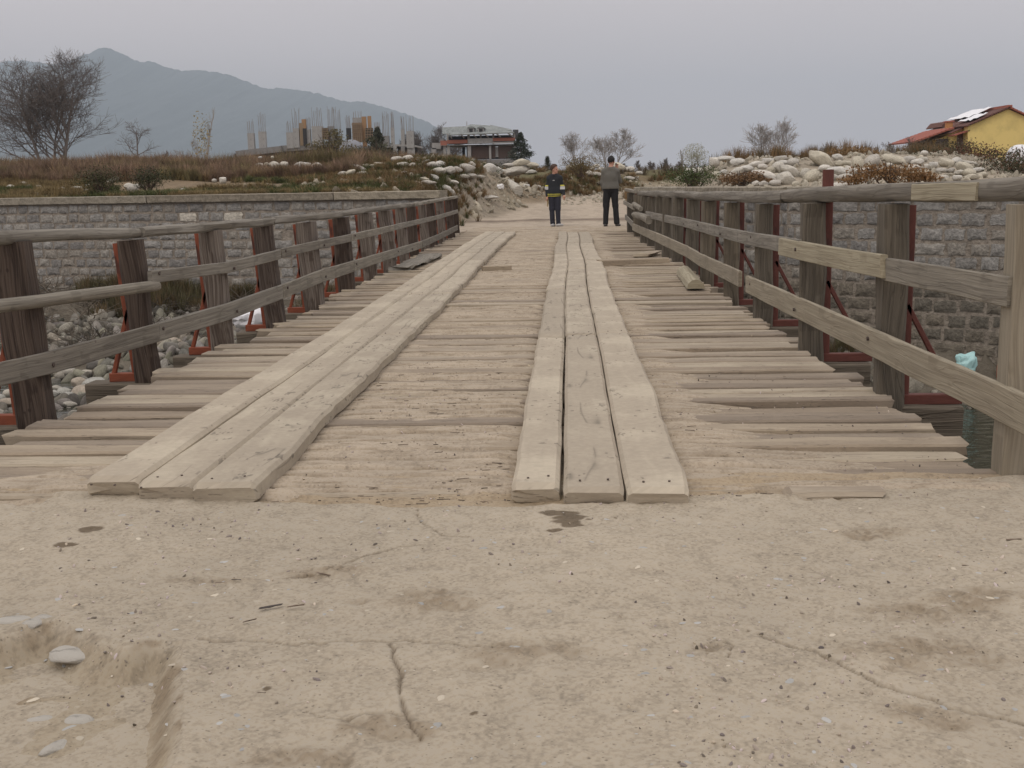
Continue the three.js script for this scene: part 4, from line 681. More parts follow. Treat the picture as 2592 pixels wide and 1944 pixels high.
function bareTree(label, group, base, H, o) {
  const R = rng(o.seed), tr = new GB(), cr = new GB(), root = thing('bare_tree', label, 'tree', base, group), rMin = (o.rMin ?? 0.014) * 0.5, kids = o.kids ?? [8, 6, 5, 5], up = o.up ?? 0.12, rat = o.rat ?? 0.62;
  const grow = (p, dir, len, r, lv) => {
    const n = lv === 0 ? 8 : lv < 3 ? 5 : 3, step = len / n; let a = p.clone(), d = dir.clone(); const pts = [[a.clone(), r]];
    for (let i = 0; i < n; i++) {
      d.x += (R() - 0.5) * (lv ? o.jit ?? 0.3 : 0.14); d.z += (R() - 0.5) * (lv ? o.jit ?? 0.3 : 0.14); d.y += (R() - 0.5) * 0.2 + up * (lv ? 1 : 0.3); d.normalize();
      const b = a.clone().addScaledVector(d, step), r2 = Math.max(rMin * 0.7, r * (1 - (i + 1) / n * (lv === 0 ? 0.75 : 0.7)));
      tubeInto(lv < 1 ? tr : cr, a, b, pts[i][1], r2, lv < 2 ? 6 : lv < 3 ? 4 : 3); pts.push([b.clone(), r2]); a = b;
    }
    if (lv >= kids.length) return;
    const kN = kids[lv];
    for (let k = 0; k < kN; k++) {
      const t = lv === 0 ? (o.t0 ?? 0.18) + (1 - (o.t0 ?? 0.18)) * (k + R() * 0.8) / kN : 0.25 + 0.75 * (k + R()) / kN, f = t * n, i = Math.min(n - 1, f | 0), q = pts[i][0].clone().lerp(pts[i + 1][0], f - i), rr = lerp(pts[i][1], pts[i + 1][1], f - i);
      const tan = pts[i + 1][0].clone().sub(pts[i][0]).normalize(), az = R() * 6.2832, side = V(Math.cos(az), 0.1, Math.sin(az)); side.addScaledVector(tan, -side.dot(tan)).normalize();
      const an = (o.ang ?? 0.75) * (0.7 + R() * 0.6) * (lv === 0 ? 1.1 - t * 0.45 : 1), nd = tan.clone().multiplyScalar(Math.cos(an)).addScaledVector(side, Math.sin(an));
      grow(q, nd, len * (lv === 0 ? rat : o.ratIn ?? rat) * (lv === 0 ? 1.2 - t * 0.62 : 0.75 + R() * 0.5) * (1 - 0.25 * t), Math.max(rMin, rr * 0.62), lv + 1);
    }
  };
  for (const [dx, lean, sc] of o.stems ?? [[0, 0, 1]]) grow(V(dx, 0, 0), V(lean, 1, (R() - 0.5) * 0.1).normalize(), H * (o.trunk ?? 0.72) * sc, H * (o.thick ?? 0.022) * sc, 0);
  const m = o.m ?? M.branch; mesh('trunk', tr.geo(), m, root); mesh('crown', cr.geo(), m, root);
  if (o.leaves) mesh('leaves', leafGeo(o.leaves, o.seed, [0, H * 0.62, 0], [H * (o.lw ?? 0.3), H * 0.4, H * (o.lw ?? 0.3)], H * 0.018), mat(o.leafCol, 0.9, { side: THREE.DoubleSide }), root);
  return root;
}
function leafGeo(n, sd, c, r, s, shell = 0.5) {
  const R = rng(sd + 900), gb = new GB(), a = V(0, 0, 0), b = V(0, 0, 0);
  for (let i = 0; i < n; i++) {
    const th = R() * 6.2832, cz = R() * 2 - 1, q = Math.sqrt(1 - cz * cz), rad = Math.pow(R(), shell) * (0.72 + 0.5 * n3(Math.cos(th) * q * 2 + sd, cz * 2, Math.sin(th) * q * 2)), x = c[0] + Math.cos(th) * q * rad * r[0], y = c[1] + cz * rad * r[1], z = c[2] + Math.sin(th) * q * rad * r[2];
    a.set(R() - 0.5, R() - 0.5, R() - 0.5).normalize().multiplyScalar(s * (0.6 + R() * 0.8)); b.set(R() - 0.5, R() - 0.5, R() - 0.5).normalize().multiplyScalar(s * (0.3 + R() * 0.4));
    const v0 = gb.v(x - a.x, y - a.y, z - a.z), v1 = gb.v(x + b.x, y + b.y, z + b.z), v2 = gb.v(x + a.x, y + a.y, z + a.z), v3 = gb.v(x - b.x, y - b.y, z - b.z); gb.q(v0, v1, v2, v3);
  }
  return gb.geo();
}
function treeAt(label, group, u, vTop, vBase, D, o) { const p = atD(u, vBase, D), q = atD(u, vTop, D), yv = p.y - 0.4; p.y = Math.min(yv, landY(p.x, D) - 0.1); const h0 = (q.y - yv) * (o.hs ?? 1) * 1.14, H = h0 + yv - p.y, f = (yv - p.y) / H; return bareTree(label, group, p, H, { ...o, t0: f * 1.3 + (1 - f) * (o.t0 ?? 0.18), rat: (o.rat ?? 0.62) * (1 - f), ratIn: o.rat ?? 0.62, thick: (o.thick ?? 0.022) * (1 - f * 0.7) }); }
treeAt('big bare tree with two forked trunks standing at the far left', null, 140, 140, 402, 95, { seed: 5, stems: [[-0.9, -0.22, 0.86], [0.75, 0.1, 0.9], [-0.2, -0.02, 0.75]], kids: [17, 6, 5, 4], up: 0.06, t0: 0.02, ang: 0.85, rat: 0.72, jit: 0.24, thick: 0.017, rMin: 0.026, hs: 1.08 });
treeAt('dark bare thicket tree at the very left edge', null, -20, 300, 408, 105, { seed: 6, kids: [9, 7, 5], up: 0.06, t0: 0.05, rMin: 0.03, hs: 1.1 });
treeAt('small bare tree with open flat branches right of the big tree', null, 347, 290, 408, 85, { seed: 8, kids: [8, 6, 5], up: 0.05, t0: 0.2, ang: 1.0, rMin: 0.022, rat: 0.62, m: M.branch });
treeAt('thin spire-like sapling rising out of a pale bush', null, 517, 292, 405, 80, { seed: 9, kids: [14, 5, 3], up: 0.2, t0: 0.1, ang: 0.5, rat: 0.35, rMin: 0.014, trunk: 0.95, m: M.branchPale, leaves: 260, leafCol: [0.3, 0.24, 0.1], lw: 0.16 });
treeAt('round pale bare bush left of the thin sapling', null, 480, 342, 405, 82, { seed: 10, stems: [[-0.3, -0.3, 0.8], [0.2, 0.1, 1], [0.4, 0.35, 0.8]], kids: [8, 6, 4], up: 0.08, t0: 0.1, rMin: 0.018, m: M.branchPale });
treeAt('low bare bush right of the small open tree', null, 400, 370, 408, 88, { seed: 12, stems: [[-0.6, -0.4, 0.8], [0.3, 0.2, 1], [0.8, 0.5, 0.8]], kids: [8, 6, 4], up: 0.08, t0: 0.1, rMin: 0.02 });
treeAt('bare round tree behind the boy, left of the taller one', null, 1457, 343, 420, 120, { seed: 14, kids: [9, 6, 5, 3], up: 0.07, t0: 0.06, ang: 0.75, rat: 0.72, jit: 0.2, rMin: 0.028, m: M.branchPale });
treeAt('bare spreading tree behind the man, larger of the pair', null, 1550, 334, 420, 112, { seed: 15, stems: [[-0.3, -0.2, 0.9], [0.3, 0.15, 1]], kids: [9, 6, 5, 3], up: 0.07, t0: 0.06, ang: 0.75, rat: 0.72, jit: 0.2, rMin: 0.028, m: M.branchPale });
treeAt('bare fan-shaped tree behind the middle of the right heap', null, 1951, 318, 412, 75, { seed: 17, stems: [[-0.2, -0.15, 0.95], [0.2, 0.18, 1]], kids: [9, 6, 4, 3], up: 0.08, t0: 0.06, ang: 0.72, rat: 0.72, jit: 0.2, rMin: 0.02, m: M.branchPale });
treeAt('low bare bush at the left foot of the fan-shaped tree', null, 1905, 375, 412, 78, { seed: 18, stems: [[-0.3, -0.4, 0.9], [0.3, 0.3, 1]], kids: [8, 6, 4], up: 0.08, t0: 0.1, rMin: 0.018 });
treeAt('bare tree beside the yellow house', null, 2285, 345, 400, 60, { seed: 19, stems: [[-0.5, -0.3, 0.9], [0.3, 0.1, 1], [0.8, 0.3, 0.9]], kids: [8, 6, 4], up: 0.06, t0: 0.1, rMin: 0.016 });
treeAt('small bare sapling at the top of the right heap', null, 2090, 352, 395, 45, { seed: 20, stems: [[-0.2, -0.2, 0.8], [0.1, 0.1, 1]], kids: [7, 5, 3], up: 0.1, t0: 0.1, rMin: 0.01 });
treeAt('pale poplar clump with a few whitish leaves', null, 1757, 368, 420, 130, { seed: 21, stems: [[-1.2, -0.05, 1], [0.4, 0.0, 0.95], [1.7, 0.05, 0.75]], kids: [12, 6, 4], up: 0.2, t0: 0.15, ang: 0.5, rat: 0.4, rMin: 0.02, m: M.branchPale, leaves: 2400, leafCol: [0.34, 0.34, 0.26], lw: 0.42 });
treeAt('short dead stump with broken twigs beyond the road', null, 1805, 380, 402, 60, { seed: 22, kids: [6, 3], up: 0.1, t0: 0.4, rMin: 0.012, thick: 0.05, rat: 0.3 });
for (const [u, vt, D, sd, w] of [[1615, 402, 150, 31, 'just right of the man'], [1650, 406, 155, 32, 'second to the right of the man'], [1685, 398, 140, 33, 'left of the poplar clump, tallest of the row'], [1720, 404, 150, 36, 'close to the poplar clump']]) treeAt('low grey bare thicket on the horizon, ' + w, 'grey thickets on the horizon', u, vt, 428, D, { seed: sd, stems: [[-1.4, -0.3, 0.9], [0, 0, 1], [1.4, 0.3, 0.9]], kids: [9, 7, 5], up: 0.08, t0: 0.1, rMin: 0.03 });
for (const [u, vt, D, sd, w] of [[1062, 322, 200, 41, 'midway between the two building sites'], [1100, 312, 198, 42, 'against the left end of the unfinished house'], [1020, 345, 204, 43, 'behind the right columns of the construction site']]) treeAt('grey bare tree ' + w, 'grey trees between the building sites', u, vt, 415, D, { seed: sd, stems: [[-1.4, -0.2, 0.9], [0, 0, 1], [1.4, 0.2, 0.9]], kids: [11, 8, 6, 3], up: 0.09, t0: 0.06, rMin: 0.035 });
// ---------- bushes with leaves ----------
function bush(label, p, r, n, s, col, o = {}) {
  const root = thing(o.name ?? 'bush', label, o.cat ?? 'bush', p, o.group), gb = new GB(), R = rng(n + 3);
  for (let i = 0; i < 26; i++) { const a = R() * 6.28, q = R() * 0.8; tubeInto(gb, V((R() - 0.5) * r[0] * 0.3, -0.3, (R() - 0.5) * r[2] * 0.3), V(Math.cos(a) * q * r[0], r[1] * (0.3 + R() * 1.0), Math.sin(a) * q * r[2]), 0.018, 0.006, 4); }
  mesh('stems', gb.geo(), M.branchRed, root);
  const parts = o.lobes ?? [[0, r[1] * 0.35, 0, 1]];
  mesh('foliage', mergeGeometries(parts.map(([x, y, z, k], i) => leafGeo(Math.round(n * k / parts.length), n + i * 7, [x, y, z], r.map(e => e * k), s, 0.6))), mat(col, 0.9, { side: THREE.DoubleSide }), root);
  if (o.col2) mesh('red_foliage', leafGeo(n * 0.5 | 0, n + 71, [0, r[1] * 0.45, 0], r, s, 0.5), mat(o.col2, 0.9, { side: THREE.DoubleSide }), root);
  return root;
}
const landAt = (u, v, d) => { const q = atD(u, v, d); q.y = landY(q.x, d); return q; };
bush('dark reddish-green bramble bush spreading beside the right heap', atD(2450, 432, 31), [1.35, 0.5, 1.0], 5200, 0.035, [0.05, 0.048, 0.022], { col2: [0.12, 0.05, 0.03], lobes: [[-0.6, 0.32, 0, 0.8], [0.5, 0.2, 0.2, 0.9], [1.2, -0.15, 0.3, 0.8], [-1.1, 0.3, -0.3, 0.6]] });
bush('dark green bramble at the right edge under the pale mound', atD(2560, 460, 28), [1.0, 0.6, 1], 3000, 0.032, [0.045, 0.05, 0.022], { col2: [0.1, 0.055, 0.03] });
bush('dark brush in front of the porch of the yellow house', atD(2385, 400, 40), [1.5, 0.5, 1], 3400, 0.035, [0.06, 0.05, 0.028], { col2: [0.1, 0.065, 0.03] });
bush('low bright green bush just behind the right wall', atD(...z4(520, 600), 27.6), [0.8, 0.3, 0.5], 2600, 0.026, [0.075, 0.1, 0.035]);
bush('round orange-brown dry bush below the boulders of the right heap', atD(...z4(950, 605), 27), [0.45, 0.2, 0.4], 3200, 0.03, [0.2, 0.12, 0.06], { cat: 'dry bush', lobes: [[-0.25, 0.05, 0, 0.8], [0.2, 0.08, 0, 0.8], [0.5, -0.04, 0.1, 0.6]] });
bush('rust-coloured dry grass clump right of the boulders', atD(...z5(960, 800), 25.5), [0.8, 0.3, 0.5], 5600, 0.034, [0.21, 0.115, 0.045], { cat: 'dry bush', lobes: [[-0.35, 0.1, 0, 0.7], [0.3, 0.05, 0.1, 0.8], [0.75, -0.05, 0, 0.5], [-0.8, -0.05, 0.1, 0.45]] });
bush('orange-brown dry bush on the top of the right heap', atD(...z4(1900, 405), 31.5), [0.85, 0.25, 0.4], 3000, 0.032, [0.22, 0.14, 0.065], { cat: 'dry bush' });
bush('olive bush in front of the concrete columns', atD(...z2(875, 530), 60), [1.2, 0.6, 1.0], 4200, 0.06, [0.13, 0.11, 0.05], { lobes: [[-0.6, 0.0, 0, 0.8], [0.3, 0.3, 0, 0.8], [1.1, -0.2, 0, 0.6], [0.2, 0.75, 0, 0.4], [-0.2, -0.9, 0, 1], [0.6, -1.5, 0, 1]] });
bush('dark green bush beside the ground floor slab of the building site', atD(...z2(1310, 590), 58), [1.1, 0.6, 1.0], 4200, 0.06, [0.075, 0.075, 0.045], { lobes: [[-0.7, 0.0, 0, 0.8], [0.2, 0.2, 0, 0.8], [0.9, -0.2, 0, 0.7], [-0.3, 0.7, 0, 0.35], [0, -0.8, 0, 1], [0.3, -1.4, 0, 1]] });
bush('yellowish dry bush on the mound between the two people', atD(...z3(1430, 500), 43), [0.9, 0.4, 0.5], 2200, 0.03, [0.15, 0.115, 0.05], { cat: 'dry bush' });
bush('small green weed among the boulders by the boy', atD(...z3(640, 520), 41), [0.55, 0.25, 0.3], 1100, 0.03, [0.06, 0.075, 0.03]);
bush('small dark green weed at the left of the heap by the house', atD(...z3(80, 500), 41), [0.55, 0.45, 0.4], 1500, 0.03, [0.07, 0.08, 0.035]);
bush('dark green bush on the strip behind the left wall', atD(...z1(800, 1225), 34), [0.9, 0.45, 0.5], 2600, 0.03, [0.06, 0.06, 0.025]);
bush('dark round bush right of the small boulder cluster', atD(...z1(1190, 1215), 34), [0.7, 0.42, 0.5], 2200, 0.03, [0.05, 0.055, 0.024]);
function conifer(label, u, vt, vb, D, w, sd, col) {
  const p = atD(u, vb, D); p.y = Math.min(p.y, landY(p.x, D)); const H = atD(u, vt, D).y - p.y, root = thing('conifer', label, 'tree', p), gb = new GB(), lf = [], R = rng(sd);
  tubeInto(gb, V(0, -0.5, 0), V(0, H, 0), H * 0.02, 0.02, 6);
  for (let i = 0; i < 90; i++) { const t = Math.pow(R(), 0.8), y = H * (0.05 + 0.93 * t), L = w * (1.05 - t) * (0.6 + R() * 0.6), a = R() * 6.28; const b = V(Math.cos(a) * L, y + (R() - 0.3) * L * 0.3, Math.sin(a) * L); tubeInto(gb, V(0, y, 0), b, 0.03, 0.01, 4); lf.push(leafGeo(60, sd * 100 + i, [b.x * 0.68, y + (b.y - y) * 0.7, b.z * 0.68], [L * 0.42 + 0.12, 0.16 + L * 0.1, L * 0.42 + 0.12], H * 0.02, 0.6)); }
  mesh('trunk', gb.geo(), M.branch, root); mesh('crown', mergeGeometries(lf), mat(col, 0.9, { side: THREE.DoubleSide }), root); return root;
}
conifer('dark conifer growing against the right end of the half-built house', 1318, 335, 418, 120, 2.6, 3, [0.035, 0.045, 0.03]);
conifer('dark pointed tree in front of the middle of the building site', 958, 322, 405, 90, 1.5, 4, [0.055, 0.06, 0.042]);
conifer('tiny dark conifer left of the boy behind the boulders', 1386, 398, 416, 75, 0.5, 6, [0.045, 0.05, 0.035]);
// ---------- weeds, grass and brush ----------
function tuft(n, sd, h, w, curve, tw) { const R = rng(sd), gb = new GB(); for (let i = 0; i < n; i++) { const a = R() * 6.28, r = R() * w, l = h * (0.5 + R() * 0.6), p0 = V(Math.cos(a) * r * 0.4, -0.03, Math.sin(a) * r * 0.4), p1 = V(Math.cos(a) * r * 0.8, l * 0.6, Math.sin(a) * r * 0.8), p2 = V(Math.cos(a) * r * (1 + curve), l, Math.sin(a) * r * (1 + curve)), sx = Math.sin(a) * tw, sz = -Math.cos(a) * tw; const k = [gb.v(p0.x - sx, p0.y, p0.z - sz), gb.v(p0.x + sx, p0.y, p0.z + sz), gb.v(p1.x - sx * 0.8, p1.y, p1.z - sz * 0.8), gb.v(p1.x + sx * 0.8, p1.y, p1.z + sz * 0.8), gb.v(p2.x, p2.y, p2.z)]; gb.t(k[0], k[1], k[3]); gb.t(k[0], k[3], k[2]); gb.t(k[2], k[3], k[4]); } return gb.geo(); }
const tuftM = mat([1, 1, 1], 0.95, { side: THREE.DoubleSide });
const brushG = tuft(46, 3, 1, 0.55, 0.5, 0.011), grassG = tuft(40, 4, 1, 0.5, 0.9, 0.014);
scatter('dry_brush', 'dense brown dry brush and weeds on the left bank', 'brush', 15000, brushG, tuftM, o => {
  const d = 37.5 + S() ** 1.2 * 24, x = -d * 0.62 + S() * d * 0.62 + 0.2; if (x > -2.0 - (d < 40 ? (40 - d) * 0.9 : 0)) return null; const n = fbm(x * 0.22 + 4, d * 0.22, 3); if (n < 0.34 + 0.16 * (1 - sstep(38, 41, d))) return null; if (d < 45 && x > -7.4 * d / 40) return null;
  const h = (0.2 + S() * 0.55 * (0.5 + fbm(x * 0.6, d * 0.6, 2))) * sstep(-1.5, -5, x + (d > 44 ? 2.5 : 0)) * lerp(0.6, 1.05, sstep(38, 44, d)) + 0.1; o.position.set(x, landY(x, d), -d); o.scale.set(h * 1.1, h, h * 1.1); o.rotation.set((S() - 0.5) * 0.7, S() * 6.28, (S() - 0.5) * 0.7);
  const k = 0.6 + S() * 0.9 + (S() < 0.12 ? 0.9 : 0), ol = fbm(x * 0.3 + 60, d * 0.4, 3) > 0.55 ? 1 : 0; return ol ? [0.15 * k, 0.125 * k, 0.06 * k] : S() < 0.3 ? [0.2 * k, 0.145 * k, 0.08 * k] : [0.17 * k, 0.115 * k, 0.08 * k];
});
scatter('grass', 'short green and straw grass behind the left wall', 'grass', 8000, grassG, tuftM, o => {
  const d = 28 + S() * 12, x = -22 + S() * 18.5; if (d < bankD(x) + 0.75) return null; const n = fbm(x * 0.35 + 8, d * 0.4, 3); if (n < 0.42) return null; const h = 0.07 + S() * 0.16; o.position.set(x, landY(x, d), -d); o.scale.set(h * 1.6, h, h * 1.6); o.rotation.set(0, S() * 6.28, 0); const k = 0.6 + S() * 0.6, st = fbm(x * 0.5, d * 0.5 + 30, 3); return st > 0.5 ? [0.24 * k, 0.18 * k, 0.085 * k] : [0.085 * k, 0.1 * k, 0.03 * k];
});
scatter('dry_weeds', 'thin dry weeds along the top of the right heap and behind it', 'weeds', 2200, brushG, tuftM, o => {
  const d = 30 + S() * 14, x = 2 + S() * 14; if (d < 31.5 + fbm(x * 0.7, 2, 2) * 2) return null; const h = 0.16 + S() * 0.34; o.position.set(x, landY(x, d), -d); o.scale.set(h, h, h); o.rotation.set((S() - 0.5) * 0.3, S() * 6.28, 0); const k = 0.7 + S() * 0.6; return S() < 0.4 ? [0.22 * k, 0.14 * k, 0.065 * k] : [0.14 * k, 0.11 * k, 0.065 * k];
});
scatter('dry_weeds', 'dry weeds along the verges of the dirt road and on the mounds', 'weeds', 5200, grassG, tuftM, o => {
  const d = 31 + S() * 20, x = -9 + S() * 18; if (Math.abs(x - roadMid(d)) < 2.5 + S() * 1.3 && d < 49) return null; if (x > 2.4 && d < 34) return null; if (fbm(x * 0.5 + 33, d * 0.5, 3) < 0.47) return null; const h = 0.08 + S() * 0.22; o.position.set(x, landY(x, d), -d); o.scale.set(h * 1.5, h, h * 1.5); o.rotation.set(0, S() * 6.28, 0); const k = 0.6 + S() * 0.6; return S() < 0.25 ? [0.1 * k, 0.11 * k, 0.04 * k] : [0.22 * k, 0.145 * k, 0.07 * k];
});
scatter('horizon_scrub', 'low scrub on the far plain', 'scrub', 3600, brushG, tuftM, o => { const d = 50 + S() ** 2 * 130, x = (S() * 2 - 1) * d * 0.7; const h = 0.16 + S() * 0.36 * (x < -3 ? 1.6 : 1); o.position.set(x, landY(x, d) - 0.05, -d); o.scale.set(h * 1.4, h, h * 1.4); o.rotation.set(0, S() * 6.28, 0); const k = 0.7 + S() * 0.6; return [0.13 * k, 0.1 * k, 0.065 * k]; });
// brush and dead twigs at the foot of the left wall
const twigG = (() => { const R = rng(8), gb = new GB(); for (let i = 0; i < 26; i++) { let a = V((R() - 0.5) * 0.9, R() * 0.25, (R() - 0.5) * 0.6), d = V(R() - 0.5, (R() - 0.3) * 0.6, R() - 0.5).normalize(); for (let k = 0; k < 3; k++) { const b = a.clone().addScaledVector(d, 0.18 + R() * 0.14); tubeInto(gb, a, b, 0.013 - k * 0.003, 0.01 - k * 0.003, 4); a = b; d.x += (R() - 0.5) * 0.7; d.y += (R() - 0.5) * 0.5; d.normalize(); } } return gb.geo(); })();
scatter('driftwood_twigs', 'tangled dead twigs and driftwood at the foot of the left wall', 'driftwood', 120, twigG, tuftM, o => { const x = -14.5 + S() * 11, b = bankD(x), d = b - 0.6 - S() * 5.2, s = 0.5 + S() * 0.7; if (fbm(x * 0.6, d * 0.4 + 3, 2) < 0.42) return null; o.position.set(x, bedY(x, d), -d); o.scale.set(s, s * 0.6, s); o.rotation.set(0, S() * 6.28, 0); const k = 0.4 + S() * 0.7; return [0.15 * k, 0.125 * k, 0.095 * k]; });
scatter('weeds', 'green and brown weeds at the foot of the walls', 'weeds', 900, brushG, tuftM, o => { const rt = S() < 0.25, x = rt ? 4 + S() * 8 : -15 + S() * 12, b = bankD(x), d = b - 0.25 - S() * S() * (rt ? 0.8 : 3), h = 0.2 + S() * 0.4; if (fbm(x * 0.5 + 7, d * 0.5, 2) < 0.48) return null; o.position.set(x, bedY(x, d), -d); o.scale.set(h, h, h); o.rotation.set(0, S() * 6.28, 0); const k = 0.5 + S() * 0.6; return S() < 0.5 ? [0.11 * k, 0.1 * k, 0.045 * k] : [0.17 * k, 0.12 * k, 0.06 * k]; });
// ---------- mountain ----------
{
  const rp = [[-500, 210], [-250, 178], [-90, 172], [0, 157], [50, 153], [100, 158], [135, 163], [190, 148], [225, 135], [250, 124], [266, 119], [282, 124], [300, 131], [330, 147], [355, 157], [370, 155], [395, 159], [425, 172], [460, 180], [500, 178], [545, 182], [580, 190], [610, 200], [650, 217], [680, 226], [700, 221], [740, 226], [803, 236], [860, 254], [890, 258], [925, 258], [980, 273], [1034, 290], [1075, 304], [1120, 330], [1170, 362], [1230, 400], [1300, 432]];
  const gb = new GB(), D0 = 6000, N = 420, K = 46; gb.c = []; const yAtU = u => { for (let i = 1; i < rp.length; i++) if (u <= rp[i][0]) return lerp(rp[i - 1][1], rp[i][1], (u - rp[i - 1][0]) / (rp[i][0] - rp[i - 1][0])); return 440; };
  for (let k = 0; k <= K; k++) for (let i = 0; i <= N; i++) {
    const u = lerp(-500, 1300, i / N), s = k / K * 2 - 1, ridge = atD(u, yAtU(u), D0), top = ridge.y;      // s < 0 the near side
    const prof = Math.pow(1 - Math.abs(s), 1.15), D = s * 2600, spur = (fbm(i * 0.055, s * 2.3 + 4, 5) - 0.5) * 2;
    const y = -20 + (top + 20 + (fbm(i * 0.5, 1, 3) - 0.5) * 14) * prof + spur * top * 0.13 * (1 - prof) * prof * 3;
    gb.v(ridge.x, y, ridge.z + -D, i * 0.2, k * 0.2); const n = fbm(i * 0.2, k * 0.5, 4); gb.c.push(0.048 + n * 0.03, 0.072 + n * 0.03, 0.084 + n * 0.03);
  }
  const R = N + 1; for (let k = 0; k < K; k++) for (let i = 0; i < N; i++) gb.q(k * R + i, k * R + i + 1, (k + 1) * R + i + 1, (k + 1) * R + i);
  tag(mesh('mountain', gb.geo(), mat([1, 1, 1], 1, { vertexColors: true, side: THREE.DoubleSide })), 'hazy blue mountain ridge with a pointed summit', 'mountain', null, 'structure');
}
// ---------- half-built site: floor slab, columns with starter bars ----------
const concM = mat([0.36, 0.355, 0.345], 0.95, { ...sPlain, bumpScale: 0.01 }), concD = mat([0.24, 0.235, 0.228], 0.95, { ...sPlain, bumpScale: 0.01 }), formM = mat([0.27, 0.2, 0.13], 0.9), formO = mat([0.33, 0.2, 0.105], 0.9), darkM = mat([0.035, 0.034, 0.035], 0.9), barM = mat([0.26, 0.22, 0.2], 0.8), brickM = mat([0.3, 0.12, 0.085], 0.95);
{
  const D = 176, site = thing('construction_site', 'half-built concrete frame with bare columns and tall reinforcing bars', 'construction site', V(0, 0, 0)), R = rng(15);
  const P = (x, y, d = D) => atD(...z2(x, y), d);
  const slab = (name, pts, th, dep, m, d = D) => { for (let i = 0; i < pts.length - 1; i++) { const a = P(...pts[i], d), b = P(...pts[i + 1], d), mid = a.clone().lerp(b, 0.5); const g = box(a.distanceTo(b) + 0.02, th, dep); g.rotateZ(Math.atan2(b.y - a.y, b.x - a.x)); g.translate(mid.x, mid.y - th / 2, mid.z - dep / 2 + 0.2); mesh(name, boxUV(g), m, site); } };
  slab('floor_slab', [[-10, 562], [150, 542], [410, 515]], 0.9, 9, concD, D - 1); slab('floor_slab', [[410, 512], [790, 487]], 0.9, 10, concD); slab('floor_slab', [[790, 492], [1180, 512]], 0.4, 10, concD); slab('floor_slab', [[1440, 498], [1662, 505]], 0.28, 9, concM); slab('floor_slab', [[1180, 520], [1440, 500]], 0.35, 9, concD);
  slab('foundation_wall', [[-10, 585], [790, 520], [1180, 540], [1440, 520]], 6, 7, darkM, D + 1.2);
  const col = (x0, x1, yt, yb, bar, m = concM, d = D, nb = 4) => {
    const a = P(x0, yb, d), b = P(x1, yt, d), w = b.x - a.x, h = b.y - a.y; mesh('column', boxUV(box(w, h + 0.5, Math.max(0.35, w * 0.8), (a.x + b.x) / 2, a.y + h / 2 - 0.25, a.z)), m, site);
    if (bar) { const top = P(x0, bar, d).y; const g = []; for (let k = 0; k < nb * 2; k++) { const gb = new GB(), t = (k % nb) / (nb - 1), x = lerp(a.x + 0.05, b.x - 0.05, t), z = a.z + (k < nb ? 0.15 : -0.15), hh = (top - b.y) * (0.8 + R() * 0.25), l = (R() - 0.5) * 0.16; tubeInto(gb, V(x, b.y - 0.1, z), V(x + l * 2, b.y + hh, z), 0.024, 0.02, 4); g.push(gb.geo()); } mesh('starter_bars', mergeGeometries(g), barM, site); }
  };
  col(110, 160, 395, 545, 265); col(212, 268, 380, 525, 205); col(470, 526, 388, 508, 280); col(530, 580, 350, 500, 165); col(592, 622, 300, 480, 0, formM); col(616, 642, 265, 482, 0, formO); col(622, 644, 350, 484, 0, darkM, D - 0.5); col(652, 686, 360, 482, 245); col(710, 798, 330, 484, 160, concM, D, 6);
  col(855, 905, 330, 470, 150, concD); col(905, 975, 420, 470, 150, concD, D + 2, 5); col(1025, 1060, 348, 455, 230, darkM); col(1090, 1160, 250, 420, 190, concM, D + 1.5); col(1175, 1204, 240, 490, 0, formO); col(1225, 1250, 235, 400, 0, formO); col(1290, 1330, 330, 495, 290, concM); col(1360, 1420, 420, 500, 195, concD, D, 5); col(1440, 1466, 345, 500, 190); col(1535, 1562, 360, 503, 238); col(1586, 1646, 375, 503, 232);
  col(1475, 1492, 515, 930, 0); col(1545, 1565, 515, 930, 0, concD); col(1605, 1625, 515, 930, 0); col(1640, 1656, 515, 930, 0); mesh('back_wall', boxUV(box(3.1, 2.6, 0.3, P(1560, 580).x, P(1560, 580).y, -D - 4)), darkM, site);
  { // timber formwork panels with battens
    const fw = (x0, x1, y0, y1, m) => { const a = P(x0, y1, D - 0.6), b = P(x1, y0, D - 0.6), g = []; const f = mesh('formwork_panel', boxUV(box(b.x - a.x, b.y - a.y, 0.1, (a.x + b.x) / 2, (a.y + b.y) / 2, a.z)), m, site); for (let k = 0; k < 5; k++) { const t = (k + 0.5) / 5; mesh('batten', box(b.x - a.x + 0.1, 0.09, 0.1, (a.x + b.x) / 2, lerp(a.y, b.y, t), a.z + 0.101), formM, f); mesh('batten', box(0.07, b.y - a.y, 0.08, lerp(a.x, b.x, t), (a.y + b.y) / 2, a.z + 0.23), formM, f); } };
    fw(1080, 1166, 296, 482, mat([0.24, 0.17, 0.11], 0.9)); fw(800, 852, 345, 455, darkM); fw(1200, 1270, 345, 470, darkM);
    const t = P(1060, 490, D - 2); mesh('tarpaulin', (() => { const g = new THREE.SphereGeometry(1, 12, 8); g.scale(1.9, 1.4, 1); g.translate(t.x, t.y - 0.8, t.z); return g; })(), mat([0.25, 0.26, 0.29], 0.8), site);
  }
}
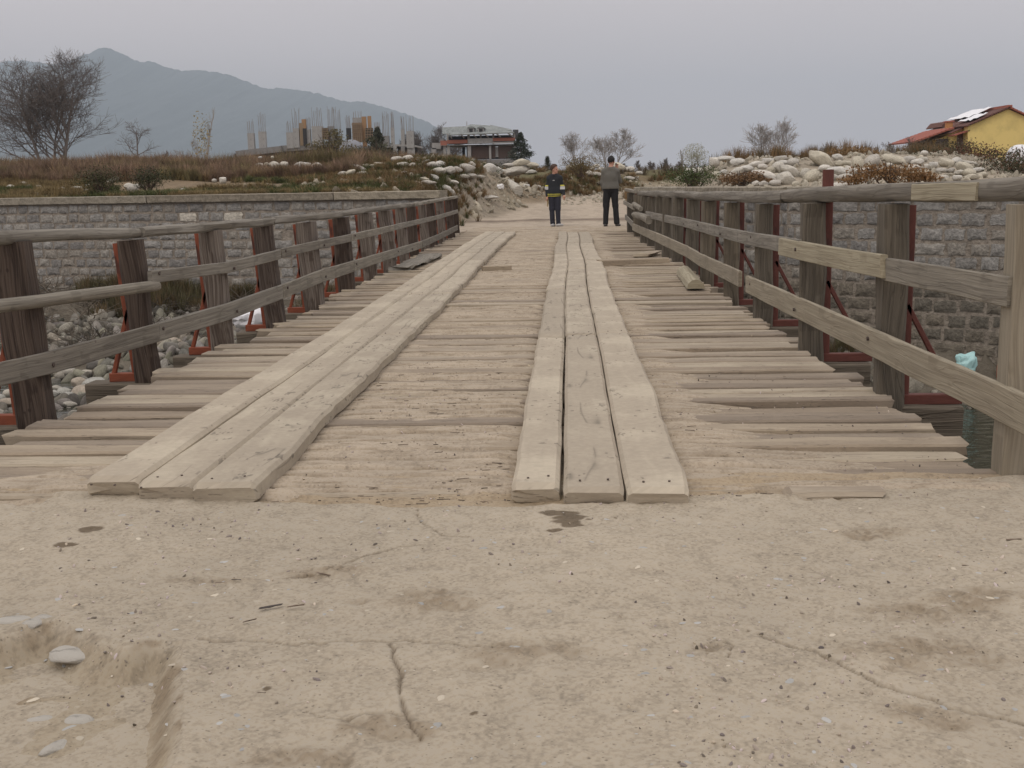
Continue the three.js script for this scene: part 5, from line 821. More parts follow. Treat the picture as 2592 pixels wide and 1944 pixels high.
// ---------- half-built house ----------
{
  const D = 150, h = thing('unfinished_house', 'half-built house with concrete columns, red brick bands and a grey hipped roof', 'house', V(0, 0, 0)), P = (x, y, d = D) => atD(...z3(x, y), d);
  const bx = (name, x0, x1, y0, y1, z0, z1, m, lb) => { const a = P(x0, y1), b = P(x1, y0); const o = mesh(name, boxUV(box(b.x - a.x, b.y - a.y, z1 - z0, (a.x + b.x) / 2, (a.y + b.y) / 2, -D - (z0 + z1) / 2)), m, h); if (lb) o.userData.label = lb; return o; };
  bx('base_slab', 235, 900, 415, 640, 0, 9, concD); bx('floor_slab', 222, 880, 286, 302, -0.35, 9, concM);
  for (const [a, b] of [[248, 268], [278, 302], [456, 482], [640, 656], [850, 872]]) bx('column', a, b, 300, 424, 0, 0.45, concM);
  for (const [a, b] of [[365, 385], [405, 415], [436, 450]]) bx('column', a, b, 300, 424, 7.5, 8, darkM);
  bx('brick_wall', 486, 690, 303, 414, 0.3, 0.6, mat([0.075, 0.05, 0.042], 0.95), 'dark brown ground floor wall'); bx('brick_wall', 718, 850, 303, 414, 0.3, 0.6, mat([0.07, 0.048, 0.04], 0.95)); bx('pale_panel', 692, 716, 312, 400, 0.5, 0.7, concM); bx('back_wall', 486, 850, 303, 414, 6, 6.3, darkM);
  bx('brick_band', 280, 454, 250, 285, -0.15, 0.15, brickM, 'red brick parapet band at the left'); bx('brick_band', 222, 276, 258, 300, -0.12, 0.12, brickM); bx('brick_band', 672, 862, 232, 264, -0.15, 0.15, brickM, 'red brick parapet band at the right'); bx('concrete_band', 458, 670, 236, 285, -0.2, 0.15, concM); bx('floor_beam', 672, 870, 266, 285, -0.2, 0.2, concM);
  bx('upper_wall', 282, 860, 205, 288, 1.4, 1.7, mat([0.05, 0.052, 0.062], 0.9), 'dark recessed upper floor behind the parapet'); for (const [a, b] of [[274, 286], [452, 470], [560, 572], [668, 680], [850, 862]]) bx('upper_column', a, b, 196, 288, 0.2, 0.55, concM);
  // left wing
  bx('wing_wall', 140, 215, 275, 330, 1, 4, concM); bx('wing_wall', 186, 246, 330, 640, 1.5, 3, concM); for (const [a, b] of [[143, 156], [166, 176]]) bx('column', a, b, 320, 640, 1, 1.4, concM); bx('wing_wall', 205, 238, 240, 282, 1.8, 4, concD);
  // roof: hipped main part with small dormers, a gabled part on the left and a raised rear right
  const roofM = mat([0.86, 0.9, 0.9], 0.9, { ...speck([0.17, 0.18, 0.18], [0.34, 0.35, 0.34], 83), bumpScale: 0.01 });
  const facet = (name, pts, m = roofM) => { const gb = new GB(), th = 0.12; const k = pts.map((p, i) => gb.v(p.x, p.y, p.z, p.x * 0.4, (p.y + p.z) * 0.4)), l = pts.map(p => gb.v(p.x, p.y - th, p.z - 0.02, p.x * 0.4, p.y * 0.4)); const n = pts.length; for (let i = 1; i < n - 1; i++) { gb.t(k[0], k[i], k[i + 1]); gb.t(l[0], l[i + 1], l[i]); } for (let i = 0; i < n; i++) { const j = (i + 1) % n; gb.q(k[j], k[i], l[i], l[j]); } return mesh(name, gb.geo(0.3), m, h); };
  const e0 = P(285, 208, D - 0.9), e1 = P(858, 186, D - 0.9), r0 = P(480, 117, D + 4), r1 = P(650, 128, D + 4), b0 = P(300, 205, D + 9), b1 = P(850, 185, D + 9);
  facet('roof', [e0, e1, r1, r0]); facet('roof', [e1, b1, r1]); facet('roof', [e0, r0, b0]); facet('roof', [b0, r0, r1, b1]);
  const g0 = P(236, 200, D + 3), g1 = P(238, 143, D + 5), g2 = P(450, 133, D + 5), g3 = P(400, 190, D + 3); facet('roof', [g0, g3, g2, g1]); facet('gable', [g0, g1, P(250, 205, D + 6)], darkM);
  facet('roof', [P(640, 140, D + 4.5), P(838, 172, D + 4), P(830, 160, D + 6), P(650, 122, D + 6)]);
  for (const x of [486, 570]) { const a = P(x, 162, D + 0.6); const d = mesh('dormer', boxUV(box(0.76, 0.8, 1.8, a.x, a.y - 0.25, a.z - 0.5)), concM, h); mesh('dormer_roof', (() => { const g = new THREE.CylinderGeometry(0.52, 0.52, 2.0, 12, 1, false, 0, Math.PI); g.rotateZ(Math.PI / 2); g.rotateY(Math.PI / 2); g.scale(1, 0.45, 1); g.translate(a.x, a.y + 0.13, a.z - 0.5); return g; })(), roofM, d); mesh('window', box(0.45, 0.45, 0.06, a.x, a.y - 0.15, a.z + 0.4), darkM, d); }
  bx('chimney', 836, 882, 156, 236, 2.5, 3.5, mat([0.07, 0.07, 0.075], 0.9));
  for (let k = 0; k < 6; k++) { const gb = new GB(), a = P(300 + k * 100, 208 - k * 3, D - 1), b = P(318 + k * 105, 238 - k * 3, D - 0.4); tubeInto(gb, a, b, 0.09, 0.09, 4); mesh('rafter', gb.geo(), concM, h); }
  const gb = new GB(), a = P(448, 130, D + 4), b = P(448, 92, D + 4); tubeInto(gb, a, b, 0.05, 0.03, 4); mesh('mast', gb.geo(), barM, h);
}
// ---------- yellow house with red tiled roofs ----------
{
  const D = 120, h = thing('yellow_house', 'yellow house with red tiled roofs and white sheets on the slope', 'house', V(0, 0, 0)), P = (x, y, d = D) => atD(...z5(x, y), d);
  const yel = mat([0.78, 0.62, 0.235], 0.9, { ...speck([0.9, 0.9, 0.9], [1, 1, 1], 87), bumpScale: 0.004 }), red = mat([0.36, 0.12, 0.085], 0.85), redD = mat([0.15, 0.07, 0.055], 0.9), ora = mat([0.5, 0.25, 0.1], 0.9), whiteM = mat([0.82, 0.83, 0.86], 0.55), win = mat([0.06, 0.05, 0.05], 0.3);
  const prism = (name, pts, z1, m, d = D) => { const q = pts.map(p => P(p[0], p[1], d)), gb = new GB(), n = q.length, a = q.map(p => gb.v(p.x, p.y, p.z, p.x * 0.3, p.y * 0.3)), b = q.map(p => gb.v(p.x, p.y, p.z - z1, p.x * 0.3, p.y * 0.3)); for (let i = 1; i < n - 1; i++) { gb.t(a[0], a[i], a[i + 1]); gb.t(b[0], b[i + 1], b[i]); } for (let i = 0; i < n; i++) { const j = (i + 1) % n; gb.q(a[i], b[i], b[j], a[j]); } return mesh(name, gb.geo(0.3), m, h); };
  // tiled slope built of rows of tiles
  const slope = (name, a, b, dep, m, d, th = 0.14) => { const A = P(...a, d), B = P(...b, d), L = A.distanceTo(B), N = Math.max(4, Math.round(L / 0.42)), nor = V(-(B.y - A.y), B.x - A.x, 0).normalize(); if (nor.y < 0) nor.negate(); const root = new THREE.Group(); root.name = childName(h, name); h.add(root);
    for (let k = 0; k < N; k++) { const p = A.clone().lerp(B, k / N), q = A.clone().lerp(B, (k + 1.15) / N).addScaledVector(nor, -0.035), gb = new GB(), pr = [p.clone().addScaledVector(nor, th), q.clone().addScaledVector(nor, th), q, p]; const f = pr.map(e => gb.v(e.x, e.y, e.z + 0.4, 0, 0)), g = pr.map(e => gb.v(e.x, e.y, e.z - dep, 0, 0)); gb.q(f[0], f[1], f[2], f[3]); for (let i = 0; i < 4; i++) { const j = (i + 1) % 4; gb.q(f[i], g[i], g[j], f[j]); } mesh('tile_row', gb.geo(0.3), m, root); } return root; };
  prism('gable_wall', [[1688, 790], [1688, 332], [2066, 170], [2300, 275], [2520, 380], [2520, 790]], 11, yel);
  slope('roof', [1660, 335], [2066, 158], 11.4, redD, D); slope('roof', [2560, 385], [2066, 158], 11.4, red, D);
  mesh('ridge_tile', box(0.5, 0.25, 11.8, P(2066, 156).x, P(2066, 156).y + 0.12, -D - 5.5), red, h);
  // white sheets lying on the left slope
  for (const [x0, x1, o, z0, z1] of [[0.08, 0.52, 0.3, 0.3, 4.2], [0.3, 0.9, 0.4, 3.4, 10.5]]) { const A = P(1688, 324), B = P(2066, 160), a = A.clone().lerp(B, x0), b = A.clone().lerp(B, x1), n = 10, gb = new GB(), id = []; for (let j = 0; j <= 6; j++) for (let i = 0; i <= n; i++) { const p = a.clone().lerp(b, i / n); id.push(gb.v(p.x, p.y + o + 0.1 + (fbm(i * 0.5 + j * 3, j * 0.7, 2) - 0.4) * 0.25, p.z - lerp(z0, z1, j / 6), i / n, j / 6)); } for (let j = 0; j < 6; j++) for (let i = 0; i < n; i++) { const k = j * (n + 1) + i; gb.q(id[k], id[k + 1], id[k + n + 2], id[k + n + 1]); } mesh('white_sheet', gb.geo(), mat([0.82, 0.83, 0.86], 0.55, { side: THREE.DoubleSide }), h); }
  const chim = (x0, x1, y0, y1, d, m) => { const a = P(x0, y1, d), b = P(x1, y0, d), c = mesh('chimney', box(b.x - a.x, b.y - a.y, b.x - a.x, (a.x + b.x) / 2, (a.y + b.y) / 2, a.z), m, h); mesh('chimney_cap', box(b.x - a.x + 0.25, 0.12, b.x - a.x + 0.25, (a.x + b.x) / 2, b.y + 0.06, a.z), red, c); };
  chim(1768, 1824, 190, 250, D + 9.5, ora); chim(2035, 2060, 155, 180, D + 2, red);
  // recessed middle wing and low left wing with porch
  prism('wing_wall', [[1542, 790], [1542, 385], [1690, 322], [1690, 790]], 8, yel, D + 1.5);
  slope('wing_roof', [1520, 398], [1700, 322], 8, redD, D + 1.5, 0.1);
  slope('porch_roof', [1555, 420], [1692, 375], 1.6, red, D + 0.4, 0.12);
  slope('low_roof', [1172, 486], [1545, 352], 9, red, D + 2.5, 0.16);
  slope('upper_roof', [1436, 342], [1480, 292], 5, redD, D + 8, 0.12); prism('upper_wall', [[1470, 380], [1475, 300], [1600, 290], [1700, 262], [1700, 380]], 2, redD, D + 9); slope('upper_roof', [1545, 320], [1740, 250], 7, red, D + 7, 0.12);
  chim(1480, 1540, 292, 376, D + 4, ora);
  prism('low_wall', [[1400, 790], [1400, 455], [1542, 398], [1542, 790]], 7, yel, D + 3);
  mesh('window', box(2.4, 0.9, 0.1, P(1495, 488, D + 3).x, P(1495, 488, D + 3).y, -D - 2.9), win, h); mesh('door', box(1.2, 2.0, 0.1, P(1640, 490, D + 1.5).x, P(1640, 490, D + 1.5).y, -D - 1.45), mat([0.1, 0.045, 0.035], 0.7), h); mesh('window', box(0.5, 0.9, 0.1, P(1350, 500, D + 5).x, P(1350, 500, D + 5).y, -D - 5), win, h);
  { const a = P(1230, 486, D + 2.4), b = P(1230, 790, D + 2.4); mesh('porch_post', box(0.3, a.y - b.y, 0.3, a.x, (a.y + b.y) / 2, a.z), mat([0.1, 0.05, 0.035], 0.8), h); prism('porch_wall', [[1265, 790], [1265, 470], [1400, 450], [1400, 790]], 5, mat([0.2, 0.14, 0.07], 0.9), D + 4.5); }
}
tag(mesh('tarpaulin', (() => { const p = atD(...z5(2160, 600), 50), g = new THREE.SphereGeometry(1, 28, 18), q = g.attributes.position; for (let i = 0; i < q.count; i++) { const n = 1 + (n3(q.getX(i) * 2, q.getY(i) * 2, q.getZ(i) * 2) - 0.5) * 0.18; q.setXYZ(i, q.getX(i) * 0.42 * n * 1.1 + p.x, q.getY(i) * (q.getY(i) < 0 ? 1.2 : 0.44) * n + p.y, q.getZ(i) * 0.8 * n + p.z); } g.computeVertexNormals(); return g; })(), mat([0.75, 0.76, 0.78], 0.7)), 'white rounded tarpaulin-covered heap by the yellow house wall', 'tarpaulin');

// ---------- litter ----------
function crumple(name, label, p, rx, ry, rz, col, sd) { const g = new THREE.IcosahedronGeometry(1, 6), q = g.attributes.position, v = V(0, 0, 0); for (let i = 0; i < q.count; i++) { v.fromBufferAttribute(q, i); const k = 0.75 + 0.5 * Math.abs(n3(v.x * 1.6 + sd, v.y * 1.6, v.z * 1.6) - 0.5) * 2 + 0.12 * n3(v.x * 5, v.y * 5 + sd, v.z * 5); q.setXYZ(i, v.x * k * rx, v.y * k * ry + (v.y > 0 ? Math.max(0, v.x) * ry * 0.5 : 0), v.z * k * rz); } const o = mesh(name, toCreasedNormals(g, 0.35), mat(col, 0.45, { side: THREE.DoubleSide })); o.position.copy(p); return tag(o, label, 'bag'); }
crumple('plastic_bag', 'crumpled pale turquoise plastic bag at the foot of the right wall', (() => { const p = atD(...z3b(1800, 400), 18.3); return p; })(), 0.17, 0.2, 0.13, [0.42, 0.68, 0.68], 3);
crumple('plastic_bag', 'torn white plastic bag on the stones at the foot of the left wall', atD(...z6(1740, 905), 23.5), 0.42, 0.25, 0.3, [0.7, 0.7, 0.72], 7);
crumple('plastic_bag', 'small white bag lying in the grass by the broken concrete post', atD(...z3(735, 655), 39.5), 0.14, 0.09, 0.1, [0.8, 0.8, 0.8], 9);
tag(mesh('red_pipe', log(linePts(atD(...zb(2025, 1560), 14), atD(...zb(2020, 1680), 14), 4), 0.045, { seed: 2, wob: 0.1 }), mat([0.4, 0.09, 0.04], 0.7)), 'short orange-red pipe standing by the water at the far right', 'pipe');
// splinters and leaf scraps lying about the near ground
{
  const R = rng(88), items = [], G = Array.from({ length: 4 }, (_, k) => timber(linePts(V(-0.5, 0, 0), V(0.5, 0, 0), 4), 0.16, 0.08, { seed: 800 + k, wob: 0.06, jag: 0.2, c: 0.02 }));
  const tw = [mat([0.1, 0.07, 0.05], 0.9), mat([0.15, 0.11, 0.08], 0.9), mat([0.06, 0.05, 0.045], 0.9)];
  for (const [u, v, l, a, lb] of [[585, 1310, 0.065, 0.35, 'thin reddish twig lying on the concrete left of centre'], [640, 1308, 0.05, 0.3], [540, 1340, 0.04, 0.5], [475, 1258, 0.03, 0.2], [1275, 1085, 0.05, 0], [510, 1252, 0.03, 0], [700, 1240, 0.05, -0.4, 'brown splinter of wood in the dirt dent left of the right wheel track'], [2190, 1165, 0.05, 0.1], [2092, 1222, 0.035, -0.3], [1700, 1197, 0.015, 0], [1720, 1196, 0.015, 0], [565, 1496, 0.02, 0], [1040, 1548, 0.026, 0.4], [1085, 1228, 0.02, 0.1], [1050, 1265, 0.02, -0.3], [1275, 930, 0.08, 0.15, 'pale splinter on the dirt between the wheel tracks']]) { const p = atY(u * 1.1718, v * 1.1718, 0.012), o = mesh('wood_scrap', G[(R() * 4) | 0], tw[(R() * 3) | 0]); tag(o, lb ?? 'scrap', 'scrap', 'bark scraps on the ground'); if (!lb) items.push({ o, u, v, w: l, h: l / 1.5, t: a }); o.position.copy(p); o.rotation.set(0, a * 1.3, 0); o.scale.set(l, l * 0.7, l * 0.8); }
  labelRows(items, 'dark bark scrap', 'near ground');
}
// ---------- people ----------
function isoMesh(f, mn, mx, cell) { // surface of f = 0 by surface nets
  const nx = Math.ceil((mx[0] - mn[0]) / cell) + 1, ny = Math.ceil((mx[1] - mn[1]) / cell) + 1, nz = Math.ceil((mx[2] - mn[2]) / cell) + 1, F = new Float32Array(nx * ny * nz), id = new Int32Array(nx * ny * nz).fill(-1), at = (i, j, k) => i + nx * (j + ny * k), gb = new GB();
  for (let k = 0; k < nz; k++) for (let j = 0; j < ny; j++) for (let i = 0; i < nx; i++) F[at(i, j, k)] = f(mn[0] + i * cell, mn[1] + j * cell, mn[2] + k * cell);
  for (let k = 0; k < nz - 1; k++) for (let j = 0; j < ny - 1; j++) for (let i = 0; i < nx - 1; i++) {
    let c = 0, sx = 0, sy = 0, sz = 0, m = 0; const g = []; for (let q = 0; q < 8; q++) { const v = F[at(i + (q & 1), j + (q >> 1 & 1), k + (q >> 2))]; g.push(v); if (v < 0) m |= 1 << q; }
    if (m === 0 || m === 255) continue;
    for (let q = 0; q < 8; q++) for (const b of [1, 2, 4]) if (!(q & b)) { const a0 = g[q], a1 = g[q | b]; if ((a0 < 0) !== (a1 < 0)) { const t = a0 / (a0 - a1); sx += (q & 1) + (b === 1 ? t : 0); sy += (q >> 1 & 1) + (b === 2 ? t : 0); sz += (q >> 2) + (b === 4 ? t : 0); c++; } }
    const x = mn[0] + (i + sx / c) * cell, y = mn[1] + (j + sy / c) * cell, z = mn[2] + (k + sz / c) * cell; id[at(i, j, k)] = gb.v(x, y, z, x * 2, y * 2);
  }
  for (let k = 1; k < nz - 1; k++) for (let j = 1; j < ny - 1; j++) for (let i = 1; i < nx - 1; i++) {
    const a = F[at(i, j, k)] < 0; const quad = (p, q, r, s, fl) => { if (p < 0 || q < 0 || r < 0 || s < 0) return; fl ? gb.q(p, q, r, s) : gb.q(p, s, r, q); };
    if (a !== F[at(i + 1, j, k)] < 0) quad(id[at(i, j - 1, k - 1)], id[at(i, j, k - 1)], id[at(i, j, k)], id[at(i, j - 1, k)], a);
    if (a !== F[at(i, j + 1, k)] < 0) quad(id[at(i - 1, j, k - 1)], id[at(i - 1, j, k)], id[at(i, j, k)], id[at(i, j, k - 1)], a);
    if (a !== F[at(i, j, k + 1)] < 0) quad(id[at(i - 1, j - 1, k)], id[at(i, j - 1, k)], id[at(i, j, k)], id[at(i - 1, j, k)], a);
  }
  return gb.geo();
}
const cap = (a, b, ra, rb) => { const dx = b[0] - a[0], dy = b[1] - a[1], dz = b[2] - a[2], L = dx * dx + dy * dy + dz * dz; return (x, y, z) => { const t = clamp(((x - a[0]) * dx + (y - a[1]) * dy + (z - a[2]) * dz) / L); return Math.hypot(x - a[0] - dx * t, y - a[1] - dy * t, z - a[2] - dz * t) - lerp(ra, rb, t); }; };
const ell = (c, r, ry = 0) => { const cs = Math.cos(ry), sn = Math.sin(ry), m = Math.min(...r); return (x, y, z) => { const X = x - c[0], Z = z - c[2], a = (X * cs - Z * sn) / r[0], b = (y - c[1]) / r[1], d = (X * sn + Z * cs) / r[2]; const k = Math.sqrt(a * a + b * b + d * d); return (k - 1) * m * (0.6 + 0.4 * Math.min(2, k)); }; };
const smin = (a, b, k) => { const h = clamp(0.5 + 0.5 * (b - a) / k); return lerp(b, a, h) - k * h * (1 - h); };
const uni = (k, ...fs) => (x, y, z) => { let d = fs[0](x, y, z); for (let i = 1; i < fs.length; i++) d = smin(d, fs[i](x, y, z), k); return d; };
const cutY = (f, y0, y1) => (x, y, z) => Math.max(f(x, y, z), y0 - y, y - y1);
function handParts(w, dir, s, side, curl) { // wrist, finger direction, size, thumb side; four curled fingers and a thumb
  const d = V(...dir).normalize(), n = V(...side).normalize(), p = d.clone().cross(n).normalize(), W = V(...w), fs = [], A = v => [v.x, v.y, v.z];
  const palm = W.clone().addScaledVector(d, 0.045 * s); fs.push(cap(w, A(palm.clone().addScaledVector(d, 0.03 * s)), 0.026 * s, 0.034 * s));
  [[-0.03, 0.072], [-0.01, 0.082], [0.01, 0.078], [0.029, 0.06]].forEach(([o, l]) => { const a = palm.clone().addScaledVector(d, 0.03 * s).addScaledVector(n, -o * s), b = a.clone().addScaledVector(d, l * 0.5 * s).addScaledVector(p, l * 0.2 * curl * s), c = b.clone().addScaledVector(d, l * 0.4 * (1 - curl * 0.6) * s).addScaledVector(p, l * 0.5 * curl * s); fs.push(cap(A(a), A(b), 0.0095 * s, 0.009 * s), cap(A(b), A(c), 0.009 * s, 0.0075 * s)); });
  const t0 = W.clone().addScaledVector(d, 0.03 * s).addScaledVector(n, 0.026 * s), t1 = t0.clone().addScaledVector(d, 0.035 * s).addScaledVector(n, 0.025 * s), t2 = t1.clone().addScaledVector(d, 0.028 * s).addScaledVector(p, 0.01 * s); fs.push(cap(A(t0), A(t1), 0.012 * s, 0.01 * s), cap(A(t1), A(t2), 0.01 * s, 0.008 * s));
  return uni(0.006, ...fs);
}
function headGeo(c, yaw, s) { // face looks along +z before the turn
  const L = [0, 0, 0], f0 = uni(0.025 * s, ell([0, 0.03 * s, -0.012 * s], [0.076 * s, 0.098 * s, 0.094 * s]), ell([0, -0.045 * s, 0.022 * s], [0.058 * s, 0.07 * s, 0.066 * s]), cap([0, -0.075 * s, -0.01 * s], [0, -0.17 * s, -0.03 * s], 0.052 * s, 0.058 * s));
  const nose = cap([0, 0.012 * s, 0.082 * s], [0, -0.024 * s, 0.104 * s], 0.009 * s, 0.014 * s), brow = cap([-0.04 * s, 0.022 * s, 0.07 * s], [0.04 * s, 0.022 * s, 0.07 * s], 0.014 * s, 0.014 * s), lips = cap([-0.018 * s, -0.058 * s, 0.079 * s], [0.018 * s, -0.058 * s, 0.079 * s], 0.008 * s, 0.008 * s), chin = ell([0, -0.092 * s, 0.066 * s], [0.024 * s, 0.018 * s, 0.02 * s]), e1 = ell([0.078 * s, -0.005 * s, -0.01 * s], [0.011 * s, 0.032 * s, 0.02 * s]), e2 = ell([-0.078 * s, -0.005 * s, -0.01 * s], [0.011 * s, 0.032 * s, 0.02 * s]), eyeL = ell([0.031 * s, 0.002 * s, 0.086 * s], [0.016 * s, 0.01 * s, 0.016 * s]), eyeR = ell([-0.031 * s, 0.002 * s, 0.086 * s], [0.016 * s, 0.01 * s, 0.016 * s]);
  const skin = (x, y, z) => { let d = smin(f0(x, y, z), nose(x, y, z), 0.012 * s); d = smin(d, brow(x, y, z), 0.015 * s); d = smin(d, lips(x, y, z), 0.006 * s); d = smin(d, chin(x, y, z), 0.02 * s); d = smin(d, e1(x, y, z), 0.008 * s); d = smin(d, e2(x, y, z), 0.008 * s); d = -smin(-d, eyeL(x, y, z), 0.006 * s); return -smin(-d, eyeR(x, y, z), 0.006 * s); };
  const mv = g => { g.rotateY(yaw); g.translate(...c); return g; };
  return { skin: mv(isoMesh(skin, [-0.12 * s, -0.2 * s, -0.14 * s], [0.12 * s, 0.15 * s, 0.14 * s], 0.005)), eyes: [1, -1].map(q => mv(new THREE.SphereGeometry(0.011 * s, 10, 8).translate(q * 0.031 * s, 0.002 * s, 0.073 * s))), lips: mv(new THREE.CapsuleGeometry(0.006 * s, 0.026 * s, 3, 8).rotateZ(Math.PI / 2).translate(0, -0.058 * s, 0.083 * s)), mv };
}
const skinM = mat([0.46, 0.25, 0.18], 0.6), eyeM = mat([0.04, 0.03, 0.025], 0.3), lipM = mat([0.36, 0.14, 0.12], 0.5);
function person(label, pos, H, turn, o) {
  const g = thing('person', label, 'person', pos); g.rotation.y = turn; const k = H / 1.75, S3 = a => a.map(e => e * k);
  const J = {}; for (const n in o.joints) J[n] = S3(o.joints[n]);
  const arm = q => [cap(J['sh' + q], J['el' + q], 0.047 * k, 0.04 * k), cap(J['el' + q], J['wr' + q], 0.039 * k, 0.027 * k)], leg = q => [cap(J['hip' + q], J['kn' + q], 0.085 * k, 0.055 * k), cap(J['kn' + q], J['an' + q], 0.054 * k, 0.037 * k)];
  const torso = uni(0.06 * k, ell(S3([0, 1.24, -0.005]), S3([0.158, 0.2, 0.11])), ell(S3([0, 1.03, 0]), S3([0.16, 0.2, 0.105])), cap(S3([0.03, 1.43, -0.012]), J.shL, 0.058 * k, 0.05 * k), cap(S3([-0.03, 1.43, -0.012]), J.shR, 0.058 * k, 0.05 * k));
  const hd = headGeo(J.head, o.headYaw, k);
  const bodyF = uni(0.03 * k, torso, ...arm('L'), ...arm('R'), ...leg('L'), ...leg('R'), cap(S3([0, 1.4, -0.01]), [J.head[0], J.head[1] - 0.06 * k, J.head[2] - 0.02 * k], 0.055 * k, 0.05 * k));
  const mn = [-0.5 * k, 0.02, -0.35 * k], mx = [0.5 * k, 1.6 * k, 0.4 * k];
  const hands = ['L', 'R'].map(q => { const h = o.hands[q], f = handParts(J['wr' + q], h.dir, k, h.side, h.curl), w = J['wr' + q]; return isoMesh(f, w.map(e => e - 0.17 * k), w.map(e => e + 0.17 * k), 0.005); });
  mesh('body', mergeGeometries([isoMesh(bodyF, mn, mx, 0.014), hd.skin, ...hands]), skinM, g);
  for (const e of hd.eyes) mesh('eye', e, eyeM, g); mesh('lips', hd.lips, lipM, g);
  // clothes: the same limbs, thicker, cut at hem, cuffs and neck
  const fold = (x, y, z) => (n3(x * 9 / k, y * 7 / k, z * 9 / k) - 0.5) * 0.018 * k;
  const sl = q => [cap(J['sh' + q], J['el' + q], 0.058 * k, 0.056 * k), cap(J['el' + q], lerp3(J['el' + q], J['wr' + q], 0.96), 0.058 * k, 0.045 * k)];
  const jf = uni(0.035 * k, (x, y, z) => torso(x, y, z) - 0.022 * k, ...sl('L'), ...sl('R'), ell(S3([0, 0.97, 0]), S3([0.215, 0.2, 0.145])));
  const hem = o.hem * k, jacket = (x, y, z) => Math.max(jf(x, y, z) + fold(x, y, z), Math.abs(x) < 0.19 * k ? hem - y : -1, y - 1.5 * k, 0.06 * k - Math.hypot(x, (z + 0.005 * k)) - (1.46 * k - y) * 0.9);
  mesh('jacket', isoMesh(jacket, mn, mx, 0.011), o.jacket, g);
  const tr = q => [cap(J['hip' + q], J['kn' + q], 0.1 * k, 0.078 * k), cap(J['kn' + q], J['an' + q], 0.078 * k, 0.07 * k)];
  const tf2 = uni(0.03 * k, ell(S3([0, 0.93, 0]), S3([0.175, 0.13, 0.125])), ...tr('L'), ...tr('R')); mesh('trousers', isoMesh((x, y, z) => Math.max(tf2(x, y, z) + fold(x, y, z), 0.055 * k - y, y - (o.hem + 0.06) * k), mn, mx, 0.011), o.trousers, g);
  for (const q of ['L', 'R']) { const a = J['an' + q], fy = o.footYaw?.[q] ?? 0, sx = Math.sin(fy), cz = Math.cos(fy), f = uni(0.03 * k, ell([a[0] + sx * 0.055 * k, 0.04 * k, a[2] + cz * 0.055 * k], S3([0.048, 0.038, 0.135]), -fy), cap([a[0], 0.05 * k, a[2]], [a[0], 0.1 * k, a[2]], 0.045 * k, 0.045 * k)), sf = (x, y, z) => Math.max(f(x, y, z), 0.004 - y); const sh = mesh('shoe', isoMesh(sf, [a[0] - 0.25 * k, -0.02, a[2] - 0.25 * k], [a[0] + 0.25 * k, 0.16 * k, a[2] + 0.25 * k], 0.008), o.shoe, g); mesh('sole', isoMesh(cutY((x, y, z) => f(x, y, z) - 0.006, 0.0, 0.02 * k), [a[0] - 0.25 * k, -0.02, a[2] - 0.25 * k], [a[0] + 0.25 * k, 0.06 * k, a[2] + 0.25 * k], 0.008), o.sole, sh); }
  // hair
  const hair0 = ell([0, 0.045 * k, -0.02 * k], S3([0.088 + o.hairT, 0.1 + o.hairT, 0.105 + o.hairT])), hairF = (x, y, z) => Math.max(hair0(x, y, z) + (n3(x * 30, y * 30, z * 30) - 0.5) * 0.02 * k, Math.min(z - (0.055 - 0.05) * k - (y - 0.03 * k) * 0.9, 1), -y - o.hairLow * k + Math.max(0, z) * 0.9);
  mesh('hair', hd.mv(isoMesh(hairF, S3([-0.15, -0.13, -0.18]), S3([0.15, 0.2, 0.16]), 0.006)), o.hair, g);
  return { g, k, J, jf, fold, tf2, mn, mx };
}
function lerp3(a, b, t) { return a.map((e, i) => lerp(e, b[i], t)); }
const cloth = (c) => mat(c, 0.9, { bumpMap: sPlain.bumpMap, bumpScale: 0.003 });
